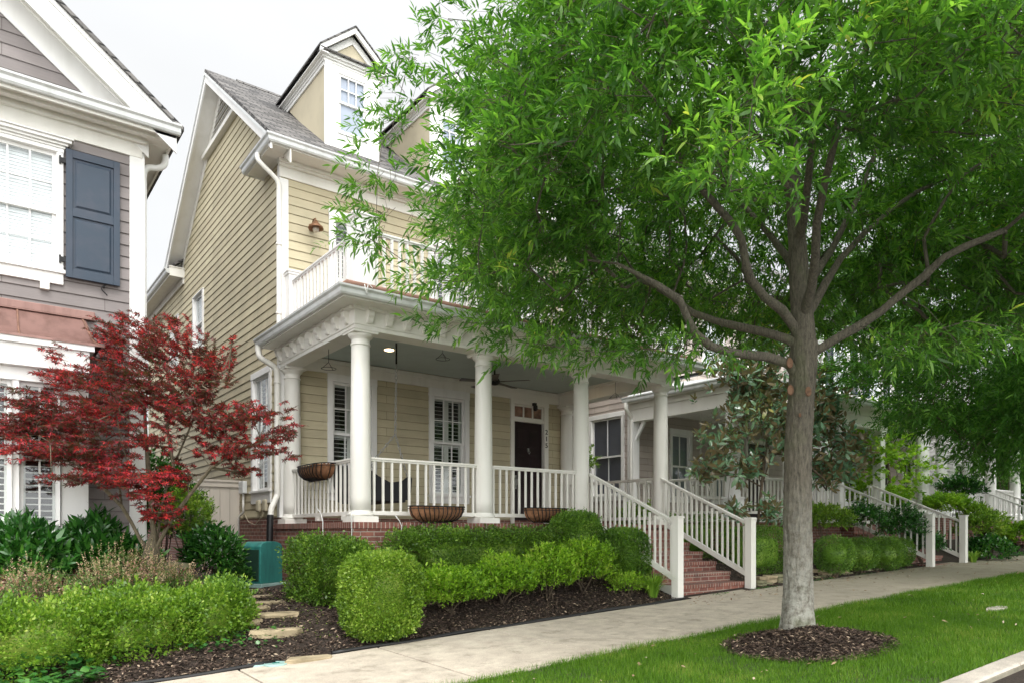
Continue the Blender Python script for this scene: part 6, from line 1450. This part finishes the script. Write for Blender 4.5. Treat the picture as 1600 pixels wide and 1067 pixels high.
    for i, (z, r) in enumerate(((-.04, .285), (.03, .245), (.10, .212), (.20, .190), (.36, .176), (.56, .170))):
        for j in range(n):
            q = 2*PI*j/n; k = 1+(.12*math.cos(5*q+.6)+.06*math.cos(3*q))*max(0, .30-z)/.34; f = z/.6; vs.append((bx+(pos[1][0]-bx)*f+r*k*math.cos(q), by+(pos[1][1]-by)*f+r*k*math.sin(q), z0+z+.04))
    fs = [(i*n+j, i*n+(j+1) % n, (i+1)*n+(j+1) % n, (i+1)*n+j) for i in range(5) for j in range(n)]
    for (px, py) in ((1234, 567), (1235, 609), (1263, 611), (1250, 648)):
        p = at(px, py, D-.14); q = at(px, py, D-.17); mb = MB()
        d = FW; up = np.array([0,0,1.]); s_ = RT; pts = []
        ring = lambda r, dd: [tuple(at(px, py, dd)+s_*math.cos(a)*r*.62+up*math.sin(a)*r) for a in [2*PI*k/16 for k in range(16)]]
        r_ = .05 if py < 640 else .02
        a = ring(r_*1.2, D-.10); b = ring(r_, D-.152); c = ring(r_*.72, D-.147)
        mb.add(a+b+c, [(i, (i+1) % 16, 16+(i+1) % 16, 16+i) for i in range(16)]+[(16+i, 16+(i+1) % 16, 32+(i+1) % 16, 32+i) for i in range(16)]+[tuple(range(32, 48))], True); mb.build('pruning_scar', M['scar'], th)
oak()
def far_tree(x, y, zt, R, zlow, N, label, mt, name='street_tree', tw=13, nl=11, Lf=.10, Wf=.024, r0=.16, group='trees along the street and behind the houses', flat_=1.):
    z0 = gz(x, y)-.05; lim = []
    th0 = zlow+.2
    tr = [(x, y, z0)] + [(x+random.uniform(-.04,.04), y+random.uniform(-.04,.04), z0+(th0-z0)*k/4) for k in range(1, 5)] + [(x+random.uniform(-.1,.1), y+random.uniform(-.1,.1), th0+(zt-th0)*k/6*.85) for k in range(1, 6)]
    lim.append((tr, -1))
    for k in range(8):
        q = 2*PI*k/8+random.uniform(-.3,.3); s_ = 4+k//2; b = tr[s_]; rr = R*random.uniform(.5,.7)
        lim.append(([(b[0]+rr*f*math.cos(q), b[1]+rr*f*math.sin(q), b[2]+.9*R*.4*f+.15*math.sin(f*3)) for f in (.2,.45,.7,1.)], s_))
    cz = zlow + (zt-zlow)*.42
    def inside():
        u, v, w = random.uniform(-1, 1), random.uniform(-1, 1), random.uniform(-1, 1)
        rr = math.sqrt(u*u+v*v+w*w)
        if rr > 1+float(lump(np.array([[u*R, v*R, w*R]]), .16, 1.2, x)) or rr < .4 and random.random() < .8: return None
        return np.array([x+u*R, y+v*R, cz + (w*(zt-cz) if w > 0 else w*(cz-zlow))])
    th, pos, par, cl = big_tree(name, (x, y, z0), lim, inside, N, label, mt, Lf, Wf, group=group)
    mb = finish_tree(th, pos, par, cl, mt, Lf, Wf, tw, nl, .1, .5, np.array([x, y, cz-1]), 'barkd', None, cap=(r0, tr), droop=.22, flatk=.5)
    mb.build('trunk', M['barkd'], th)
far_tree(11.6, -5.3, 9.0, 4.0, 3.0, 850, 'second street tree of the row, its crown filling the right edge', M['oak2'], Lf=.115, Wf=.027, tw=15, nl=12)
far_tree(19.5, -5.3, 9.0, 3.9, 2.4, 420, 'third street tree farther along the sidewalk', M['oak2'], Lf=.15, Wf=.04, tw=12, nl=10)
far_tree(15.9, .2, 5.6, 1.4, 2.4, 60, 'small light green tree beside the next steps', M['lime'], name='young_maple', Lf=.09, Wf=.07, tw=12, nl=9, r0=.05)
far_tree(27.5, -.8, 8.5, 3.2, 1.4, 260, 'dark green garden tree past the pale house', M['bgleaf'], name='garden_tree', Lf=.16, Wf=.06, tw=12, nl=10, r0=.1)
far_tree(16.2, 8.5, 9.5, 2.4, 2.2, 120, 'tree in the gap between the taupe and pale houses', M['bgleaf'], name='garden_tree', Lf=.16, Wf=.06, tw=12, nl=10, r0=.12)
far_tree(7.6, 10.5, 6.5, 1.5, 1.8, 70, 'tree in the gap between the tan and taupe houses', M['bgleaf'], name='garden_tree', Lf=.13, Wf=.05, tw=12, nl=10, r0=.09)
far_tree(38, -4, 10, 5, 1.2, 260, 'wide dark tree closing the street at far right', M['bgleaf'], name='garden_tree', Lf=.26, Wf=.1, tw=12, nl=10, r0=.2)
far_tree(34, 6, 10, 5, 1.2, 200, 'tree beyond the far house', M['bgleaf'], name='garden_tree', Lf=.26, Wf=.1, tw=12, nl=10, r0=.2)
# --- magnolia
def magnolia():
    p = ground_at(1187, 880); x, y = 8.35, -1.25; z0 = gz(x, y)-.05
    th = empty('magnolia', (x, y, z0), 'small bronze backed magnolia between the steps and the street tree trunk', 'tree')
    A = at; n0 = [(np.array([x, y, z0]), -1), (A(1183, 830, 14.4), 0), (A(1190, 760, 14.4), 1), (A(1198, 690, 14.4), 2), (A(1196, 620, 14.4), 3), (A(1190, 560, 14.4), 4)]
    for ps in (((1170, 690, 14.2), (1150, 650, 14.1)), ((1225, 650, 14.5), (1250, 620, 14.6))):
        last = 2
        for q in ps: n0.append((A(*q), last)); last = len(n0)-1
    C_ = [(1150,580,14.2,38,30,60),(1190,590,14.4,50,40,90),(1215,545,14.4,40,36,70),(1165,640,14.2,40,30,60),(1130,690,14.0,34,20,46),(1110,735,13.9,30,14,36),(1160,730,14.0,30,16,34),(1215,640,14.3,36,30,64),(1225,690,14.4,34,24,40),
          (1290,650,14.6,36,40,80),(1310,700,14.6,38,28,70),(1285,740,14.5,34,24,50),(1280,590,14.7,22,30,30),(1205,800,13.9,20,14,20),(1150,800,14.0,14,14,14),(1200,510,14.5,40,16,36),(1330,730,14.7,20,18,24)]
    L = []
    for (px, py, d, w, h, n) in C_:
        for _ in range(n): L.append(A(px+w*random.gauss(0, .55), py+h*random.gauss(0, .55), d+random.gauss(0, .3)))
    L = np.array(L); pos, par, tips = skeleton(n0, list(L[RNG.choice(len(L), 150, replace=False)]), n0[1][0])
    mb = MB(); limb_mesh(mb, pos, par, .005, 2.3, rfix=lambda r, p: np.minimum(r, .09)); mb.build('trunk', M['barkd'], th)
    n = len(L); Dv = nrm(RNG.normal(0, .6, (n, 3)) + np.array([-.1, -.2, .55])); a = twig_leaves(L, Dv, .15, 10, .15, .052, OVAL, 1.15, .1, upn=.4)
    np_mesh('crown', a[0], a[1], M['magn'], th)
magnolia()
# --- next garden
g6 = 'round clipped balls along the next garden'
for (px, py, r, d, lab) in ((1303, 866, .36, 13.9, 'first round ball shrub, directly right of the street tree trunk'), (1345, 865, .34, 14.7, 'second round ball shrub from the trunk'), (1382, 864, .36, 15.3, 'third round ball shrub from the trunk'), (1402, 862, .33, 16.0, 'fourth round ball shrub, left of the next steps')):
    p = at(px, py, d); clipped('box_ball', tuple(p), (r, r, r*.95), 2.3, 6500, .03, .019, M['boxd'], lab, 'boxwood', g6, amp=.02, depth=.03, seed=px)
clipped('box_hedge', (7.75, -1.25, 1.22), (.75, .42, .48), 5, 16000, .03, .018, M['boxd'], 'clipped hedge block between the right stair post and the street tree', 'hedge', amp=.03, depth=.05, seed=41)
clipped('box_hedge', (7.4, .3, 1.45), (.5, 1.2, .5), 3, 9000, .035, .02, M['boxd'], 'hedge in the side yard seen through the stair balusters', 'hedge', amp=.05, depth=.08, seed=42)
shrub('fern_bush', (7.5, 1.6, 1.85), (.55, .7, .45), 330, .2, 10, .06, .028, M['privet'], 'light green leafy plants behind the right stair railing', 'shrub', up=.8, seed=43, tpl=OVAL)
shrub('fern_bush', (7.3, 3.6, 1.85), (.45, .7, .6), 300, .2, 10, .06, .028, M['ivy'], 'green shrub behind the left stair railing', 'shrub', up=.8, seed=44, tpl=OVAL)
shrub('sapling', (7.55, 3.3, 3.15), (.35, .3, .55), 60, .2, 10, .055, .028, M['privet'], 'thin light green branches between the porch column and the next house', 'shrub', up=.3, seed=45, tpl=OVAL, fill=.2)
g7 = 'loose dark shrubs before the next porch'
for i, (px, py, d, w, h, lab) in enumerate(((1290, 815, 15.3, .55, .42, 'mid green shrub behind the first ball'), (1350, 812, 16.0, .6, .40, 'spreading dark shrub behind the middle balls'), (1410, 825, 16.2, .62, .50, 'dark spreading shrub reaching over the next steps'), (1440, 850, 16.6, .30, .40, 'dark shrub against the left post of the next steps'))):
    p = at(px, py, d); shrub('garden_shrub', tuple(p), (w, .5, h), 330, .2, 10, .065, .026, M['privet'] if i == 0 else M['laurel'], lab, 'shrub', g7, up=.5, seed=50+i)
g8 = 'green shrubs beyond the next steps'
for i, (px, py, d, w, h, m_, lab) in enumerate(((1530, 825, 18.6, .75, .62, 'privet', 'large fresh green shrub right of the next stair post'), (1545, 862, 18.0, .55, .42, 'laurel', 'low dark shrub under the fresh green one'), (1590, 838, 20.5, .6, .45, 'lime', 'lime green low shrub at the right edge'), (1480, 790, 18.8, .6, .35, 'lime', 'lime shrub between the next steps and round columns'), (1575, 745, 25, 1.2, 1.2, 'bgleaf', 'leafy shrub behind the farthest columns'), (1500, 765, 20.2, .35, .4, 'laurel', 'potted palm like plant by the round column'), (1385, 790, 19.5, .5, .5, 'lime', 'light green bush behind the left rail of the next steps'))):
    p = at(px, py, d); shrub('garden_shrub', tuple(p), (w, .6, h), 360, .22, 10, .075, .034, M[m_], lab, 'shrub', g8, up=.7, seed=60+i, tpl=OVAL if m_ != 'laurel' else LANCE)
straps('strap_leaf_plant', at(1520, 885, 17.2)[0], at(1520, 885, 17.2)[1], 50, .4, 'dark strap leaved clump right of the next stair post', 'perennial', M['iris'], .012, .9)
# dry stacked border stones
rr = random.Random(4); k = 0
for row in range(3):
    x = 6.55+row*.12
    while x < 9.6:
        w = rr.uniform(.12, .24); y = -1.98+row*.05+rr.uniform(-.03, .03); z = gl(x, -2.2)+.05+row*.055
        if rr.random() < .9 or row == 0:
            slab('border_stone', x+w, y, w, .12, .055, z, rr.uniform(-.25, .25), M['stoneg'] if rr.random() < .55 else M['stone'], 'mossy flat stone in the low dry stacked border right of the steps', 'stone', 'stacked stones edging the next garden', seed=100+k, nside=7); k += 1
        x += w*2+.02
    if row == 0:
        x = 9.6
        while x < 12.4:
            w = rr.uniform(.12, .22); slab('border_stone', x+w, -2.0+rr.uniform(-.05, .05), w, .10, .06, gl(x, -2.2)+.06, rr.uniform(-.3, .3), M['stoneg'], 'mossy flat stone in the low dry stacked border right of the steps', 'stone', 'stacked stones edging the next garden', seed=100+k, nside=7); x += 2*w+.1; k += 1
# ================================================================== SKY, SUN, CAMERA
w = bpy.data.worlds.new('World'); scn.world = w; w.use_nodes = True; nt = w.node_tree; nt.nodes.clear()
out = nt.nodes.new('ShaderNodeOutputWorld'); bg = nt.nodes.new('ShaderNodeBackground'); nt.links.new(bg.outputs[0], out.inputs[0])
sky = nt.nodes.new('ShaderNodeTexSky'); sky.sky_type = 'NISHITA'; sky.sun_disc = False; SE, SR = math.radians(58), math.radians(200)
sky.sun_elevation = SE; sky.sun_rotation = SR; sky.air_density = 1.; sky.dust_density = 4.; sky.ozone_density = 1.
tc = nt.nodes.new('ShaderNodeTexCoord'); sp = nt.nodes.new('ShaderNodeSeparateXYZ'); nt.links.new(tc.outputs['Generated'], sp.inputs[0])
# overcast: brighter overhead, pale near the horizon, soft cloud mottling
zr = ramp(nt, sp.outputs[2], [(0, (5.0,5.05,5.08)), (.50, (4.95,4.98,4.98)), (.64, (5.6,5.62,5.65)), (.82, (8.5,8.5,8.6)), (1, (10,10.1,10.2))])
mp = nt.nodes.new('ShaderNodeMapping'); mp.inputs['Scale'].default_value = (1, 1, 2.5); nt.links.new(tc.outputs['Generated'], mp.inputs[0])
cn = noise(nt, mp.outputs[0], 1.6, 5, .55); cr_ = ramp(nt, cn, [(.3, (.93,.94,.955)), (.7, (1.03,1.03,1.02))])
cl0 = mixc(nt, 1., zr, cr_, 'MULTIPLY')
# unseen sky behind the camera, brightened on the sun's side to light the fronts
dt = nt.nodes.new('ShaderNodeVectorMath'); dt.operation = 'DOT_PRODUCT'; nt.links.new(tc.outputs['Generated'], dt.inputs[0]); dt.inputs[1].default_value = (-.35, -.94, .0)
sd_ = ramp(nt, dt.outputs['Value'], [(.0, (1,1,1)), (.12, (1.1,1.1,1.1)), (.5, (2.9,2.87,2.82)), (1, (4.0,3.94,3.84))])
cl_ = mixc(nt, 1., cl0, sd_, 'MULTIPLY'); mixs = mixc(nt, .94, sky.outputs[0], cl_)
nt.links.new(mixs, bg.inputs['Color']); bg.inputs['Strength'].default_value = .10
ld = bpy.data.lights.new('sun', 'SUN'); ld.energy = .7; ld.angle = math.radians(14); ld.color = (1., .965, .91)
lo = bpy.data.objects.new('sun', ld); COL.objects.link(lo)
az = math.radians(-112); el = SE   # direction to the sun
dv = Vector((math.cos(el)*math.cos(az), math.cos(el)*math.sin(az), math.sin(el))); lo.rotation_euler = dv.to_track_quat('Z', 'Y').to_euler(); lo.location = (0, -10, 20)
sky.sun_rotation = math.atan2(dv.x, dv.y)
cd = bpy.data.cameras.new('camera'); co = bpy.data.objects.new('camera', cd); COL.objects.link(co); scn.camera = co
co.location = tuple(CAM); fwv = Vector(FW); co.rotation_euler = fwv.to_track_quat('-Z', 'Y').to_euler()
cd.sensor_fit = 'HORIZONTAL'; cd.sensor_width = 36; cd.lens = 36*FPX/1600; cd.shift_y = (YH-533.5)/1600; cd.clip_start = .05; cd.clip_end = 2000
scn.view_settings.view_transform = 'Standard'; scn.view_settings.look = 'None'; scn.view_settings.gamma = 1; scn.view_settings.exposure = 1.04
scn.cycles.max_bounces = 8; scn.cycles.transparent_max_bounces = 24; scn.cycles.sample_clamp_indirect = 6
